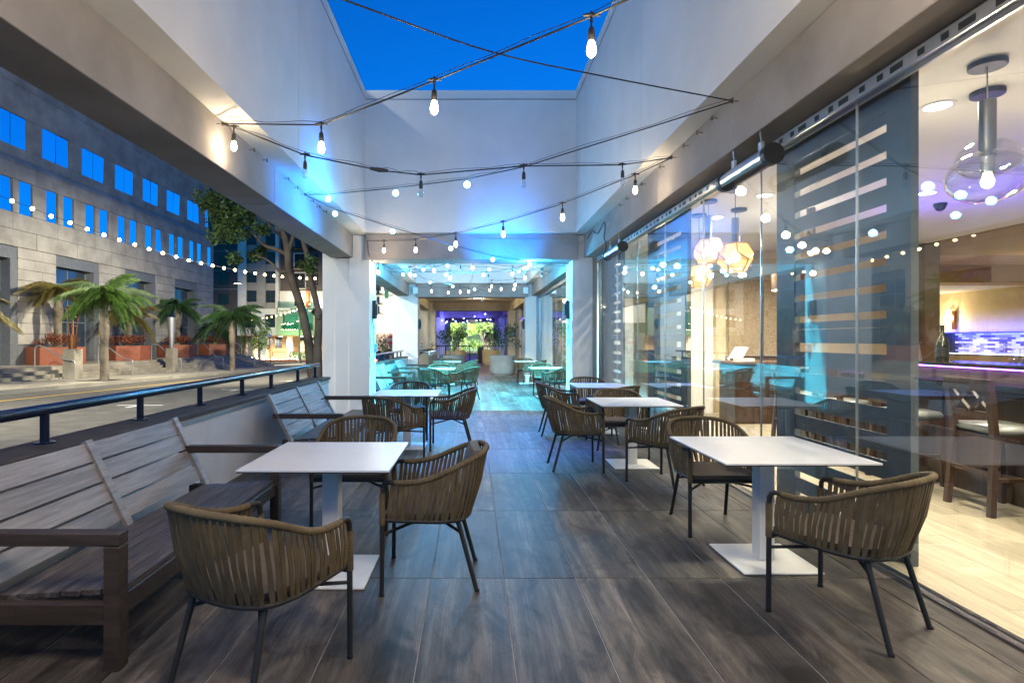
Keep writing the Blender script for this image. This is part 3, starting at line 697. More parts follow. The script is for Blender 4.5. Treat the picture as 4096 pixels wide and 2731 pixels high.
def faceted_mat():
    m = bpy.data.materials.new('perforated_copper'); m.use_nodes = True; t = m.node_tree; t.nodes.clear()
    tc = N(t,'ShaderNodeTexCoord'); wv = N(t,'ShaderNodeTexWave'); wv.inputs['Scale'].default_value = 26; wv.bands_direction = 'Z'; t.links.new(tc.outputs['Object'], wv.inputs['Vector'])
    rp = ramp(t, wv.outputs[0], [(0.30,(0,0,0)),(0.40,(1,1,1))])
    a = N(t,'ShaderNodeBsdfTransparent'); a.inputs[0].default_value = (1,0.93,0.82,1)
    b = N(t,'ShaderNodeBsdfPrincipled'); b.inputs['Base Color'].default_value = (0.80,0.58,0.26,1); b.inputs['Metallic'].default_value = 0.6; b.inputs['Roughness'].default_value = 0.35
    tl = N(t,'ShaderNodeBsdfTranslucent'); tl.inputs[0].default_value = (1.0,0.80,0.42,1)
    m2 = N(t,'ShaderNodeMixShader'); m2.inputs[0].default_value = 0.4; t.links.new(b.outputs[0], m2.inputs[1]); t.links.new(tl.outputs[0], m2.inputs[2])
    mx = N(t,'ShaderNodeMixShader'); o = N(t,'ShaderNodeOutputMaterial')
    t.links.new(rp.outputs[0], mx.inputs[0]); t.links.new(a.outputs[0], mx.inputs[1]); t.links.new(m2.outputs[0], mx.inputs[2]); t.links.new(mx.outputs[0], o.inputs[0]); return m
M['facet'] = faceted_mat()
def faceted_pendant(x, y, zc, r, label):
    t = thing('faceted_pendant', label, 'pendant lamp', (x,y,zc), 0, 'faceted copper mesh pendants')
    MB().lathe([(0.10,3.219-zc),(0.10,3.19-zc)], n=24).build('canopy', M['black'], t, smooth=40)
    MB().tube([(0,0,3.19-zc),(0,0,r+0.24)], 0.004, 6).build('cord', M['cable'], t)
    MB().lathe([(0.042,r*0.9),(0.042,r+0.26)], n=18).build('stem', M['grey_steel'], t, smooth=40)
    bm = bmesh.new(); bmesh.ops.create_icosphere(bm, subdivisions=1, radius=r)
    bmesh.ops.create_cube
    bm.verts.index_update()
    # dodecahedral facets: dual of the icosahedron
    bm2 = bmesh.new(); bmesh.ops.create_icosphere(bm2, subdivisions=1, radius=1.0)
    cs = [f.calc_center_median().normalized()*r for f in bm2.faces]; bm2.faces.ensure_lookup_table(); bm2.verts.ensure_lookup_table()
    for f in bm2.faces: f.index
    bm2.faces.index_update(); m = MB(); fs = []
    for v_ in bm2.verts:
        fl = list(v_.link_faces); n0 = v_.co.normalized(); e1 = (cs[fl[0].index]-n0*(cs[fl[0].index].dot(n0))).normalized(); e2 = n0.cross(e1)
        fl.sort(key=lambda f: math.atan2(cs[f.index].dot(e2), cs[f.index].dot(e1))); fs.append([f.index for f in fl])
    m.add(cs, fs); bm.free(); bm2.free()
    m.build('facet_shade', M['facet'], t)
    rods = MB(); seen = set()
    for f in fs:
        for a, b_ in zip(f, f[1:]+f[:1]):
            if (min(a,b_),max(a,b_)) not in seen:
                seen.add((min(a,b_),max(a,b_))); rods.tube([cs[a],cs[b_]], 0.006, 5)
    rods.build('edge_wire', M['copper'], t)
    MB().lathe([(0.005,-0.06),(0.045,-0.04),(0.06,0.0),(0.045,0.04),(0.02,0.08)], n=14).build('bulb', M['filament'], t, smooth=60)
    lamp('pendant_glow', 'POINT', (x,y,zc-0.02), 2.5, (1.0,0.82,0.52), 0.06)
faceted_pendant(3.10,6.60,2.41,0.205,'lowest right faceted copper mesh pendant, nearest of the three')
faceted_pendant(3.02,7.15,2.57,0.195,'upper left faceted copper mesh pendant of the three')
faceted_pendant(3.22,7.95,2.34,0.19,'lowest faceted copper mesh pendant, hanging farthest back')
dr = thing('drum_pendant', 'dark bronze drum pendant in front of the woven panels', 'pendant lamp', (4.35,7.6,2.22))
MB().lathe([(0.26,-0.10),(0.27,0.12)], n=28, cap=False).build('shade', M['copper'], dr, smooth=40)
MB().lathe([(0.25,-0.098),(0.25,-0.09)], n=28).build('diffuser', M['lens'], dr)
MB().tube([(0,0,0.1),(0,0,0.99)], 0.006, 6).build('cord', M['cable'], dr)

# infrared heaters slung under the beam
def heater(y0, y1, label):
    t = thing('infrared_heater', label, 'heater', (2.35, (y0+y1)/2, 2.90), 0, 'tube heaters under the right beam'); L = (y1-y0)/2
    arc = [(0.075*math.cos(a), 0.075*math.sin(a)) for a in [R(-30+i*21.3) for i in range(13)]]
    inner = [(x*0.9, z*0.9) for x, z in arc]
    sh_ = MB()
    for i in range(12):
        sh_.add([(arc[i][0],-L+0.02,arc[i][1]),(arc[i+1][0],-L+0.02,arc[i+1][1]),(arc[i+1][0],L-0.02,arc[i+1][1]),(arc[i][0],L-0.02,arc[i][1])], [(0,1,2,3)])
        sh_.add([(inner[i][0],-L+0.02,inner[i][1]),(inner[i+1][0],-L+0.02,inner[i+1][1]),(inner[i+1][0],L-0.02,inner[i+1][1]),(inner[i][0],L-0.02,inner[i][1])], [(3,2,1,0)])
    sh_.build('reflector_shell', M['alu'], t, smooth=40)
    for y, nm in ((-L, 'end_cap'), (L-0.06, 'end_cap')):
        MB().tube([(0,y,0),(0,y+0.06,0)], 0.085, 20).build(nm, M['black'], t, smooth=40)
    g = MB()
    for k in range(int(L*2/0.022)): g.tube([(0.08*math.cos(R(a)), -L+0.07+k*0.022, 0.08*math.sin(R(a))) for a in (-35,-80,-125,-160)], 0.0018, 4)
    tag(g.build('guard_wires', M['grey_steel'], t), kind='stuff')
    MB().tube([(0,-L+0.06,-0.02),(0,L-0.06,-0.02)], 0.012, 8).build('element', M['rust'], t)
    for s in (-0.55, 0.55):
        b_ = MB().box(-0.012,0.012,s*L-0.025,s*L+0.025,0.07,0.15).build('hanger', M['alu'], t)
        MB().tube([(0,s*L,0.15),(-0.04,s*L-0.03,0.55)],0.0025,5).tube([(0,s*L,0.15),(-0.04,s*L+0.06,0.55)],0.0025,5).build('wire', M['alu'], b_)
heater(4.36,5.22,'near infrared tube heater with black end caps below the right beam')
heater(8.73,9.75,'far infrared tube heater below the right beam, close to the column')
# ================================================================== TABLES
def make_table(sz, lab, loc, rz=0):
    t = thing('bistro_table', lab, 'table', loc, rz, 'white square bistro tables'); h = sz/2
    MB().cbox(-h, h, -h, h, 0.7225, 0.733, 0.0012).build('tabletop', M['white_top'], t)
    MB().box(-h+0.001, h-0.001, -h+0.001, h-0.001, 0.716, 0.7220).build('core_edge', M['black'], t)
    MB().cbox(-0.05,0.05,-0.05,0.05,0.017,0.7155,0.004).build('pole', M['white_steel'], t)
    MB().cbox(-0.25,0.25,-0.25,0.25,0.003,0.016,0.003).build('base_plate', M['white_steel'], t)
    return t
T1 = make_table(0.845, 'white square table between the nearest bench and the chair with the grey cushion', (-0.872,3.49,0), R(-0.6))
TABLES = [
 (0.87, (-0.878,7.56,0), 'white square table beside the second bench, second from the camera on the left'),
 (0.85, (-0.85,13.75,0), 'white square table in the cyan light by the third bench, left side'),
 (0.85, (-0.79,18.1,0), 'farthest white square table on the left, by the fourth bench'),
 (0.91, (1.917,3.69,0), 'large white square table nearest the camera on the right, against the glass'),
 (0.88, (1.845,6.48,0), 'white square table second from the camera along the glass'),
 (0.85, (2.0,8.78,0), 'white square table third along the glass, in front of the near right column'),
 (0.85, (1.87,14.1,0), 'white square table just past the near right column, in cyan light'),
 (0.85, (1.81,18.4,0), 'farthest white square table on the right, near the round planter')]
tmesh = {}
for sz, loc, lb in TABLES:
    d = dup(T1); d.location = loc; d['label'] = lb; s = sz/0.845; d.rotation_euler = (0,0,R(rnd.uniform(-0.8,0.8)))
    for ch in d.children:
        if ch.name.startswith(('tabletop','core_edge')): ch.scale = (s, s, 1)

# ================================================================== WOVEN ARMCHAIRS (front towards +y)
def half(pts): return pts + [(-x, y, z) for x, y, z in reversed(pts[:-1])]
RIM = catmull(half([(0.277,0.235,0.640),(0.288,0.12,0.640),(0.297,0.0,0.662),(0.294,-0.10,0.703),(0.268,-0.20,0.748),(0.20,-0.283,0.778),(0.10,-0.322,0.790),(0,-0.333,0.793)]), 8)
RING = catmull(half([(0.268,0.25,0.425),(0.268,0.12,0.418),(0.264,-0.02,0.412),(0.247,-0.115,0.410),(0.203,-0.185,0.410),(0.115,-0.222,0.410),(0.05,-0.232,0.410),(0,-0.235,0.410)]), 8)
def resample(pts, n):
    L = [0]
    for a, b_ in zip(pts, pts[1:]): L.append(L[-1]+(b_-a).length)
    out = []; j = 0
    for i in range(n):
        s = L[-1]*i/(n-1)
        while j < len(pts)-2 and L[j+1] < s: j += 1
        out.append(pts[j].lerp(pts[j+1], min(1,max(0,(s-L[j])/(L[j+1]-L[j])))))
    return out
NS = 50
def strap_mb(i, m=None):
    m = m or MB(); P = resample(RIM, NS*4+1); Q = resample(RING, NS*4+1); f = (i+0.5)/NS; k = min(int(f*NS*4), NS*4-1)
    k = max(2, min(k, NS*4-3))
    rr = random.Random(i*7+3); lean = rr.uniform(-1.3, 1.3); k2 = int(max(2, min(NS*4-3, k+lean*1.0)))
    a, b_ = P[k], Q[k2]; ta = (P[k+1]-P[k-1]).normalized(); tb = (Q[k2+1]-Q[k2-1]).normalized(); rings = []
    for s in (0.0, 0.12, 0.5, 0.88, 1.0):
        p = a.lerp(b_, s); tt = ta.lerp(tb, s).normalized(); d = (b_-a).normalized(); nn = tt.cross(d).normalized()
        if nn.dot(Vector((p.x, p.y+0.02, 0))) < 0: nn = -nn
        p = p + nn*(0.004 + 0.014*math.sin(PI*s)); wv_ = (0.0104 if s in (0.12,0.5,0.88) else 0.009)*(1+rr.uniform(-0.06,0.06)); tw = tt*wv_; th = nn*0.0022
        tw = tw + nn*rr.uniform(-0.0025,0.0025)
        rings.append([p-tw-th, p+tw-th, p+tw+th, p-tw+th])
    vs_ = [q for r in rings for q in r]; fs = []
    for r in range(4):
        for c in range(4):
            c2 = (c+1) % 4; fs.append((r*4+c, r*4+c2, (r+1)*4+c2, (r+1)*4+c))
    return m.add(vs_, fs)
def wrapped(pts, r, amp, n, seg, sides=9):
    p = resample(pts, seg); return MB().tube(p, [r + (amp if (i//n) % 2 else -amp) for i in range(seg)], sides)
def make_chair(name_label, far=False):
    t = thing('woven_armchair', name_label, 'chair', (0,0,0), 0, 'woven strap armchairs at the tables')
    seg = 60 if far else 190
    wrapped(RIM[3:-3], 0.0165, 0.0009, 2, seg).build('arm_rail', M['strap'], t, smooth=70)
    MB().tube(RING, 0.012, 7).build('seat_ring', M['frame'], t, smooth=60)
    for s in (-1, 1):
        l = MB().tube([(0.277*s,0.272,0.0),(0.277*s,0.270,0.30),(0.277*s,0.268,0.58),(0.277*s,0.266,0.612),(0.277*s,0.256,0.634),(0.278*s,0.232,0.642),(0.279*s,0.20,0.642)], 0.0135, 10).build('leg', M['frame'], t, smooth=60)
        MB().tube([(0.277*s,0.272,0.0),(0.277*s,0.272,0.012)], 0.0148, 10).build('rubber_foot', M['rubber'], l, smooth=40)
        wrapped([Vector((0.277*s,0.269,0.40+0.005*i)) for i in range(37)], 0.0175, 0.0008, 2, 24 if far else 60).build('arm_wrap', M['strap'], t, smooth=70)
        l2 = MB().tube([(0.195*s,-0.150,0.405),(0.2*s,-0.165,0.375),(0.226*s,-0.268,0.0)], [0.0135,0.0145,0.0130], 10).build('leg', M['frame'], t, smooth=60)
        MB().tube([(0.2258*s,-0.2672,0.012),(0.2265*s,-0.2695,0.0)], 0.0148, 10).build('rubber_foot', M['rubber'], l2, smooth=40)
        MB().tube([(0.277*s,0.27,0.345),(0.03*s,0.03,0.372),(0.0,0.0,0.374)], 0.009, 8).tube([(0.203*s,-0.178,0.33),(0.03*s,-0.02,0.372),(0,0,0.374)], 0.009, 8).build('stretcher', M['frame'], t, smooth=60)
    MB().tube([(-0.266,0.262,0.405),(0.266,0.262,0.405)], 0.014, 8).build('front_rail', M['frame'], t, smooth=60)
    pl_ = [(-0.262,0.272),(0.262,0.272),(0.264,0.0),(0.245,-0.12),(0.20,-0.185),(0.11,-0.22),(0,-0.232),(-0.11,-0.22),(-0.20,-0.185),(-0.245,-0.12),(-0.264,0.0)]
    MB().prism(pl_, 'z', 0.418, 0.426).build('seat_panel', M['black'], t)
    bm = MB(); bm.prism([(x*0.93, y*0.95+0.006) for x, y in pl_], 'z', 0.427, 0.450)
    bm.build('seat_pad', M['seatpad'], t)
    if far:
        m = MB()
        for i in range(NS): strap_mb(i, m)
        tag(m.build('strap_weave', M['strap'], t, smooth=60), kind='stuff')
    else:
        for i in range(NS): strap_mb(i).build('strap', M['strap'], t, smooth=60)
    return t
near = make_chair('woven brown armchair seen from behind, nearest the camera at bottom left')
near.location = (-0.925,2.43,0); near.rotation_euler = (0,0,R(-26))
NEAR = [
 ((-0.245,3.45,0), 91, 'woven brown armchair holding the grey back cushion, right of the left front table'),
 ((-0.915,4.42,0), 180, 'woven armchair facing the camera across the left front table'),
 ((-0.955,6.62,0), -31, 'woven armchair on the camera side of the second left table, back to the bench'),
 ((-0.93,8.33,0), 180, 'woven armchair facing the camera across the second left table'),
 ((-0.275,7.57,0), 90, 'woven armchair on the aisle side of the second left table'),
 ((1.961,2.911,0), 33, 'woven armchair nearest the camera at bottom right, back turned to the glass'),
 ((1.875,4.38,0), 180, 'woven armchair facing the camera behind the large right front table'),
 ((1.155,6.355,0), -90, 'woven armchair on the aisle side of the second right table'),
 ((1.957,5.646,0), 34, 'woven armchair angled at the second right table, its back to the glass'),
 ((1.857,7.03,0), 180, 'woven armchair facing the camera behind the second right table'),
 ((1.31,8.57,0), -92, 'woven armchair on the aisle side of the third right table'),
 ((1.95,9.38,0), 180, 'woven armchair facing the camera in front of the near right column'),
 ((2.03,8.02,0), 36, 'woven armchair at the third right table mostly hidden by the chair before it')]
for loc, a, lb in NEAR:
    d = dup(near); d.location = loc; d.rotation_euler = (0,0,R(a)); d['label'] = lb
farc = make_chair('woven armchair on the camera side of the third left table, in cyan light', True)
farc.location = (-0.925,13.0,0); farc.rotation_euler = (0,0,R(-30))
FAR = [
 ((-0.85,14.55,0), 180, 'woven armchair facing the camera across the third left table'),
 ((-0.17,13.45,0), 60, 'woven armchair on the aisle side of the third left table'),
 ((-0.16,17.7,0), 62, 'woven armchair on the aisle side of the farthest left table'),
 ((-0.87,17.05,0), -30, 'woven armchair on the camera side of the farthest left table'),
 ((-0.80,18.95,0), 180, 'woven armchair facing the camera across the farthest left table'),
 ((2.055,13.45,0), 48, 'woven armchair at the cyan lit right table, half behind the near column'),
 ((1.87,14.85,0), 180, 'woven armchair facing the camera across the cyan lit right table'),
 ((2.0,17.75,0), 48, 'woven armchair on the camera side of the farthest right table'),
 ((1.80,19.1,0), 180, 'woven armchair facing the camera across the farthest right table')]
for loc, a, lb in FAR:
    d = dup(farc); d.location = loc; d.rotation_euler = (0,0,R(a)); d['label'] = lb
cu = thing('back_cushion', 'grey back cushion leaning in the armchair right of the left front table', 'cushion', (-0.02,3.52,0.62), R(91))
bm_ = bmesh.new(); bmesh.ops.create_cube(bm_, size=1); bmesh.ops.subdivide_edges(bm_, edges=bm_.edges[:], cuts=5, use_grid_fill=True)
for v_ in bm_.verts:
    x, y, z = v_.co*2; e = 1-0.55*max(abs(x),abs(z))**4
    v_.co = Vector((x*0.195*(1-0.10*z*z), y*0.052*e - 0.05*(z+1)*0.5 + 0.02*(1-x*x), z*0.185*(1-0.10*x*x)))
mm = MB(); bm_.verts.index_update(); mm.add([v_.co[:] for v_ in bm_.verts], [[v_.index for v_ in f.verts] for f in bm_.faces]); bm_.free()
mm.build('cushion_cover', M['cushion'], cu, smooth=60)

# ================================================================== TEAK BENCHES (length along y, front towards +x)
def make_bench(L, label):
    t = thing('teak_bench', label, 'bench', (0,0,0), 0, 'weathered teak benches along the low wall')
    for y in (0.0, L-0.07):
        MB().cbox(-0.07,0.0,y,y+0.07,0.0,0.545,0.004).build('front_leg', M['teak_dark'], t)
        MB().cbox(-0.80,0.0,y,y+0.07,0.547,0.603,0.004).build('arm', M['teak_dark'], t)
        MB().bar((-0.60,y+0.035,0.0),(-0.63,y+0.035,0.30),0.06,0.06,(0,1,0)).build('rear_leg', M['teak_dark'], t)
        MB().cbox(-0.63,-0.072,y+0.01,y+0.06,0.20,0.29,0.003).build('side_rail', M['teak_dark'], t)
    MB().cbox(-0.065,-0.02,0.072,L-0.072,0.215,0.308,0.003).build('front_apron', M['teak_dark'], t)
    n = 6; w_ = 0.565/n
    for k in range(n):
        x0 = -0.03 - k*w_; z = 0.335 - 0.035*k/n
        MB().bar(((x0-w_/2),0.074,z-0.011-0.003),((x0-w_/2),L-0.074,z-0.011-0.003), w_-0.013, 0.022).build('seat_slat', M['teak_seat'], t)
    # leaning back: two bays of four slats between three posts
    a, b_ = Vector((-0.60,0,0.285)), Vector((-0.865,0,0.815)); d = (b_-a); u = d.normalized(); nrm = Vector((u.z,0,-u.x))
    for y in (0.03, L/2, L-0.03):
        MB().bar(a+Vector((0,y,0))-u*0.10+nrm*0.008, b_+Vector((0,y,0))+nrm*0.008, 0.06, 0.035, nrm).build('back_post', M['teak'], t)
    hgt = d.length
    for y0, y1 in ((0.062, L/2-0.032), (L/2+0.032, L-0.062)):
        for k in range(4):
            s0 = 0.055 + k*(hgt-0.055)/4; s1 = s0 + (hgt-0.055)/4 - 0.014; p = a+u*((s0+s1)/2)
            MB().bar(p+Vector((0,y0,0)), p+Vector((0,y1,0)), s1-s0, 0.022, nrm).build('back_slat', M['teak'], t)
        MB().box(-0.70,-0.655,(y0 if y0 < 1 else y1)-0.03+(0.0),(y0 if y0 < 1 else y1)+0.03,0.0,0.30).build('rear_leg', M['teak_dark'], t)
    return t
B = make_bench(2.08, 'weathered teak bench nearest the camera, along the low grey wall'); B.location = (-1.54, 2.44, 0)
for loc, lb in (((-1.47,6.36,0),'weathered teak bench in blue light beside the second left table'), ((-1.50,12.75,0),'weathered teak bench just past the near left column, in cyan light'), ((-1.48,16.95,0),'farthest weathered teak bench, beside the last left table')):
    d = dup(B); d.location = loc; d['label'] = lb

# ================================================================== STRING LIGHTS
bulb_me = MB().lathe([(0.013,0.0),(0.018,-0.012),(0.026,-0.045),(0.028,-0.062),(0.022,-0.084),(0.009,-0.096),(0.001,-0.098)], n=14, cap=False)
ME_BULB = {k: bulb_me.mesh('bulb', M[m_], 60) for k, m_ in (('w','bulb_warm'),('o','bulb_off'))}
globe_me = MB().lathe([(0.036*math.sin(a*PI/10)+0.0005, -0.03-0.036+0.036*math.cos(a*PI/10)) for a in range(11)], n=14, cap=False)
street_me = MB().lathe([(0.065*math.sin(a*PI/10)+0.0005, -0.09+0.065*math.cos(a*PI/10)) for a in range(11)], n=12, cap=False)
ME_GLOBE = {k: globe_me.mesh('bulb', M[m_], 60) for k, m_ in (('b','bulb_blue'),('v','bulb_violet'),('s','bulb_street'))}
ME_GLOBE['s'] = street_me.mesh('bulb', M['bulb_street'], 60)
ME_SOCK = MB().lathe([(0.006,0.0),(0.006,-0.055),(0.017,-0.07),(0.020,-0.10),(0.020,-0.135),(0.016,-0.14)], n=12).mesh('socket', M['socket'], 45)
ME_TEE = MB().tube([(-0.05,0,0.006),(-0.02,0,0.010),(0.02,0,0.010),(0.05,0,0.006)], [0.006,0.011,0.011,0.006], 8).tube([(0,0,0.03),(0,0,-0.03)], [0.006,0.009], 8).mesh('tee', M['cable'], 45)
ME_FIL = MB().tube([(0,0,-0.01),(0,0,-0.075)], 0.004, 5).mesh('filament_stem', M['white_steel'])
def string_lights(label, pts, bulbs, rad=0.006, power=(7.5, 10), second=True, sag=0.0, small=False, name='string_light', group='string lights over the terrace', lights=True, every=1, bcol=BLUE, wcol=WARM):
    """pts: cable points; bulbs: (point, kind)"""
    t = thing(name, label, 'string lights', pts[0], group=group); o0 = Vector(pts[0])
    P = [Vector(p)-o0 for p in pts]
    cp = []
    for a, b_ in zip(P, P[1:]):
        n = 6
        for k in range(n):
            s = k/n; q = a.lerp(b_, s); q.z -= sag*4*s*(1-s); cp.append(q)
    cp.append(P[-1])
    MB().tube(cp, rad, 6).build('cable', M['cable'], t, smooth=60)
    if second:                                   # the thin carrier wire beside it
        c2 = [q + Vector((0.01*math.sin(i*1.7), 0.01*math.cos(i*2.1), 0.012+0.02*abs(math.sin(i*0.9)))) for i, q in enumerate(cp)]
        MB().tube(c2, 0.0025, 5).build('carrier_wire', M['cable'], t, smooth=60)
    for bi, (p, kd) in enumerate(bulbs):
        p = Vector(p)-o0; lit = lights and bi % every == 0
        if kd in 'wo':
            s = inst('socket', ME_SOCK, t, p); inst('bulb', ME_BULB[kd], s, (0,0,-0.135))
            if not small: inst('tee', ME_TEE, s, (0,0,0))
            if kd == 'o': inst('filament_stem', ME_FIL, s, (0,0,-0.135))
            if kd == 'w' and lit: lamp('bulb_light', 'POINT', p+o0+Vector((0,0,-0.20)), power[0], wcol, 0.045)
        else:
            inst('bulb', ME_GLOBE[kd], t, p)
            if lit: lamp('bulb_light', 'POINT', p+o0+Vector((0,0,-0.09)), power[1], bcol if kd == 'b' else (0.10,0.10,1.0) if kd == 'v' else (1.0,0.62,0.2), 0.05)
    return t
def hk(k, d=0.0): return (H[k][0], H[k][1], H[k][2])
A = [(-2.316,5.31,3.49), (-1.224,4.54,3.187),(-0.262,3.86,3.23),(0.68,3.196,3.29)]
string_lights('topmost string of warm bulbs, rising from the left beam over the sky opening', [hk('HL1')]+A[1:]+[(1.5,2.62,3.40), hk('HR0')], [(p,'w') for p in A[1:]]+[((1.5,2.62,3.40),'w')], 0.0065)
Bp = [(-2.316,5.44,3.51),(-1.663,5.567,3.28),(-0.95,5.70,3.17),(-0.53,5.79,3.148),(0.552,6.0,3.304),(1.67,6.224,3.387)]
sB = string_lights('string of mostly unlit clear bulbs with a taped splice in its cable', [hk('HL1')]+Bp+[hk('HR2')], [(Bp[0],'w'),(Bp[1],'o'),(Bp[3],'o'),(Bp[4],'o'),(Bp[5],'o')], 0.007)
o0 = Vector(hk('HL1')); q = Vector(Bp[2])-o0
MB().tube([q+Vector((-0.09,-0.018,0.012)),q+Vector((0,0,0.004)),q+Vector((0.09,0.018,0.0))],[0.012,0.024,0.014],8).build('taped_splice', M['black'], sB, smooth=50)
st_ = thing('stay_wire', 'bare black stay wire crossing the sky opening without bulbs', 'wire', hk('HL0'))
o0 = Vector(hk('HL0')); MB().tube(catmull([Vector((0,0,0)), at(1375,0,3.22)-o0, at(1965,208,3.98)-o0, at(2420,307,4.47)-o0, Vector(hk('HR1'))-o0], 6), 0.0055, 6).build('wire', M['cable'], st_, smooth=60)
Dp = [(-2.0,7.77,3.46),(-0.966,7.07,3.36),(-0.06,6.465,3.30)]
string_lights('string of three blue white globe bulbs rising to the right beam', [hk('HL2')]+Dp+[(0.552,6.05,3.31), hk('HR1')], [(p,'b') for p in Dp], 0.006, (7.5, 10))
Ep = [(-2.06,8.41,3.40),(-1.29,9.07,3.26),(-0.378,9.84,3.11),(0.384,10.49,3.01),(1.137,11.1,2.99)]
string_lights('string of blue white globe bulbs slanting down below the near cross beam', [hk('HL2')]+Ep+[(2.06,11.9,3.05)], [(p,'b') for p in Ep], 0.006, (7.5, 10))
Fp = [(1.963,6.745,3.43),(1.223,7.588,3.286),(0.468,8.45,3.22),(-0.274,9.296,3.21),(-1.024,10.15,3.25),(-1.726,10.95,3.37)]
string_lights('string of six warm bulbs from the right beam to the left of the cross beam', [hk('HR2')]+Fp+[(-2.137,11.42,3.46),(-2.12,11.44,3.2),(-2.06,11.55,3.05),(-2.0,11.75,3.02)], [(p,'w') for p in Fp]+[((-1.98,11.80,3.04),'w')], 0.006)
# strings that go on behind the camera over the same terrace
Gp = [(-1.9,1.2,3.35),(-0.9,0.9,3.25),(0.2,0.6,3.22),(1.3,0.3,3.3)]
string_lights('string of warm bulbs over the terrace nearest to the camera', [hk('HL0')]+Gp+[(2.27,0.0,3.53)], [(p,'w') for p in Gp], 0.007, (44, 16), wcol=(1.0,0.86,0.68))
# second bay
def b2(zx, zy, kd, Z=3.2):
    px, py = 1600+zx/3.137, 1050+zy/3.137
    off = 0.19 if kd in 'wo' else 0.07
    Y = (Z-off-HC)*2240/(1357-py); p = at(px, py, Y); p.z += off; return (tuple(p), kd)
def bay2(label, start, lst, end, Z=3.2):
    bl = [b2(*q, Z=Z) for q in lst]
    string_lights(label, [start]+[p for p, k in bl]+[end], bl, 0.006, (16, 95), False, 0.03, every=3, bcol=(0.04,0.48,1.0))
bay2('string of warm bulbs nearest behind the near cross beam', (-2.12,12.9,3.2), [(125,150,'w'),(428,105,'w'),(760,105,'o'),(910,70,'w'),(1410,145,'w'),(1568,195,'w')], (2.30,13.4,3.4), 3.25)
bay2('string of pale blue globes sloping across the second bay', (-2.40,14.0,3.4), [(40,152,'b'),(185,165,'b'),(377,250,'b'),(663,302,'b'),(937,340,'b')], (1.2,21.6,3.2), 3.2)
bay2('string of pale blue globes just behind the near cross beam', (-2.12,13.0,3.2), [(292,95,'b'),(597,45,'b'),(1117,92,'b'),(1490,110,'b'),(1595,70,'b')], (2.30,13.8,3.4), 3.3)
bay2('string of pale blue globes ending at the near right column', (-2.40,14.9,3.4), [(575,155,'b'),(1047,157,'b'),(1565,75,'b'),(1625,15,'b')], (2.06,12.2,3.05), 3.1)
bay2('string of closely set warm bulbs along the far cross beam', (-2.05,21.5,3.45), [(395,360,'w'),(607,380,'w'),(755,370,'w'),(862,365,'w'),(1125,350,'w'),(1270,335,'w'),(1430,335,'w')], (2.06,21.4,3.5), 3.35)
bay2('string with one warm and two unlit bulbs in the second bay', (-2.40,16.5,3.45), [(627,195,'w'),(1110,205,'o'),(1780,175,'o')], (2.3,17.0,3.5), 3.2)
bay2('short string with one warm bulb rising to the far right beam', (0.2,20.5,3.2), [(1150,300,'w'),(1445,280,'w')], (2.3,18.5,3.5), 3.3)
vl = [(530,712),(592,732),(575,745),(663,700),(697,725),(800,688),(795,738),(845,722),(937,665),(960,718),(1010,712),(1070,633),(1097,700),(1135,707)]
pts = []
for zx, zy in sorted(vl):
    px, py = 1600+zx/3.137, 1050+zy/3.137; Y = min(42.5, 1.72*2240/(1357-py)); pts.append(tuple(at(px, py, Y)))
string_lights('far string of violet globes in the blue lit bay', [(-2.4,36,3.4)]+pts+[(2.3,38,3.4)], [(p,'v') for p in pts], 0.006, (1,30), False, 0.0, every=5)

# ================================================================== SPEAKERS, SIGNS, SMALL FITTINGS
def black_speaker(x, y, z, s, label):
    t = thing('wall_speaker', label, 'speaker', (x,y,z), group='black speakers on the columns')
    MB().prism([(-0.11*1,-0.19),(0.11,-0.19),(0.11,0.19),(-0.11,0.19)], 'x', 0, s*0.03).build('back_box', M['black'], t)
    MB().prism([(-0.11,-0.20),(0.11,-0.17),(0.11,0.17),(-0.11,0.20)], 'x', s*0.031, s*0.075).build('grille', M['black'], t)
    MB().prism([(-0.06,-0.12),(0.06,-0.11),(0.06,0.11),(-0.06,0.12)], 'x', s*0.0755, s*0.095).build('grille_face', M['rubber'], t)
black_speaker(-2.124,12.0,2.08,1,'black wall speaker on the inner face of the near left column')
black_speaker(2.067,12.0,2.08,-1,'black wall speaker on the inner face of the near right column')
black_speaker(-2.124,22.2,2.05,1,'black wall speaker on the far left column')
black_speaker(2.067,22.2,2.05,-1,'black wall speaker on the far right column')
def smoke_sign(x, y, z, s, label):
    t = thing('notice_sign', label, 'sign', (x,y,z), group='white smoke free notices on the columns')
    MB().box(0, s*0.006, -0.13, 0.13, -0.245, 0.245).build('plate', M['white'], t)
    MB().box(s*0.0062, s*0.0072, -0.125, 0.125, -0.24, -0.232).box(s*0.0062, s*0.0072, -0.125, 0.125, 0.232, 0.24).box(s*0.0062, s*0.0072, -0.125, -0.118, -0.232, 0.232).box(s*0.0062, s*0.0072, 0.118, 0.125, -0.232, 0.232).build('border', M['ink'], t)
    m = MB(); m.tube([(s*0.008, 0.075*math.cos(a*PI/12), 0.135+0.075*math.sin(a*PI/12)) for a in range(24)], 0.006, 6, closed=True); m.tube([(s*0.008,-0.05,0.185),(s*0.008,0.05,0.085)], 0.006, 6)
    m.box(s*0.0062, s*0.0075, -0.04,0.04,0.125,0.142); m.build('symbol', M['ink'], t)
    for k, ln in enumerate(('THIS IS A','SMOKE-FREE','PROPERTY','THANK YOU','FOR NOT','SMOKING')):
        o = inst('lettering', text_mesh(ln, 0.036, M['ink']), t, (s*0.0075, 0, 0.035-0.044*k-(0.012 if k > 2 else 0)))
        o.rotation_euler = (R(90), 0, R(90)*s)
smoke_sign(-2.124,12.02,1.58,1,'white smoke free notice on the near left column below the speaker')
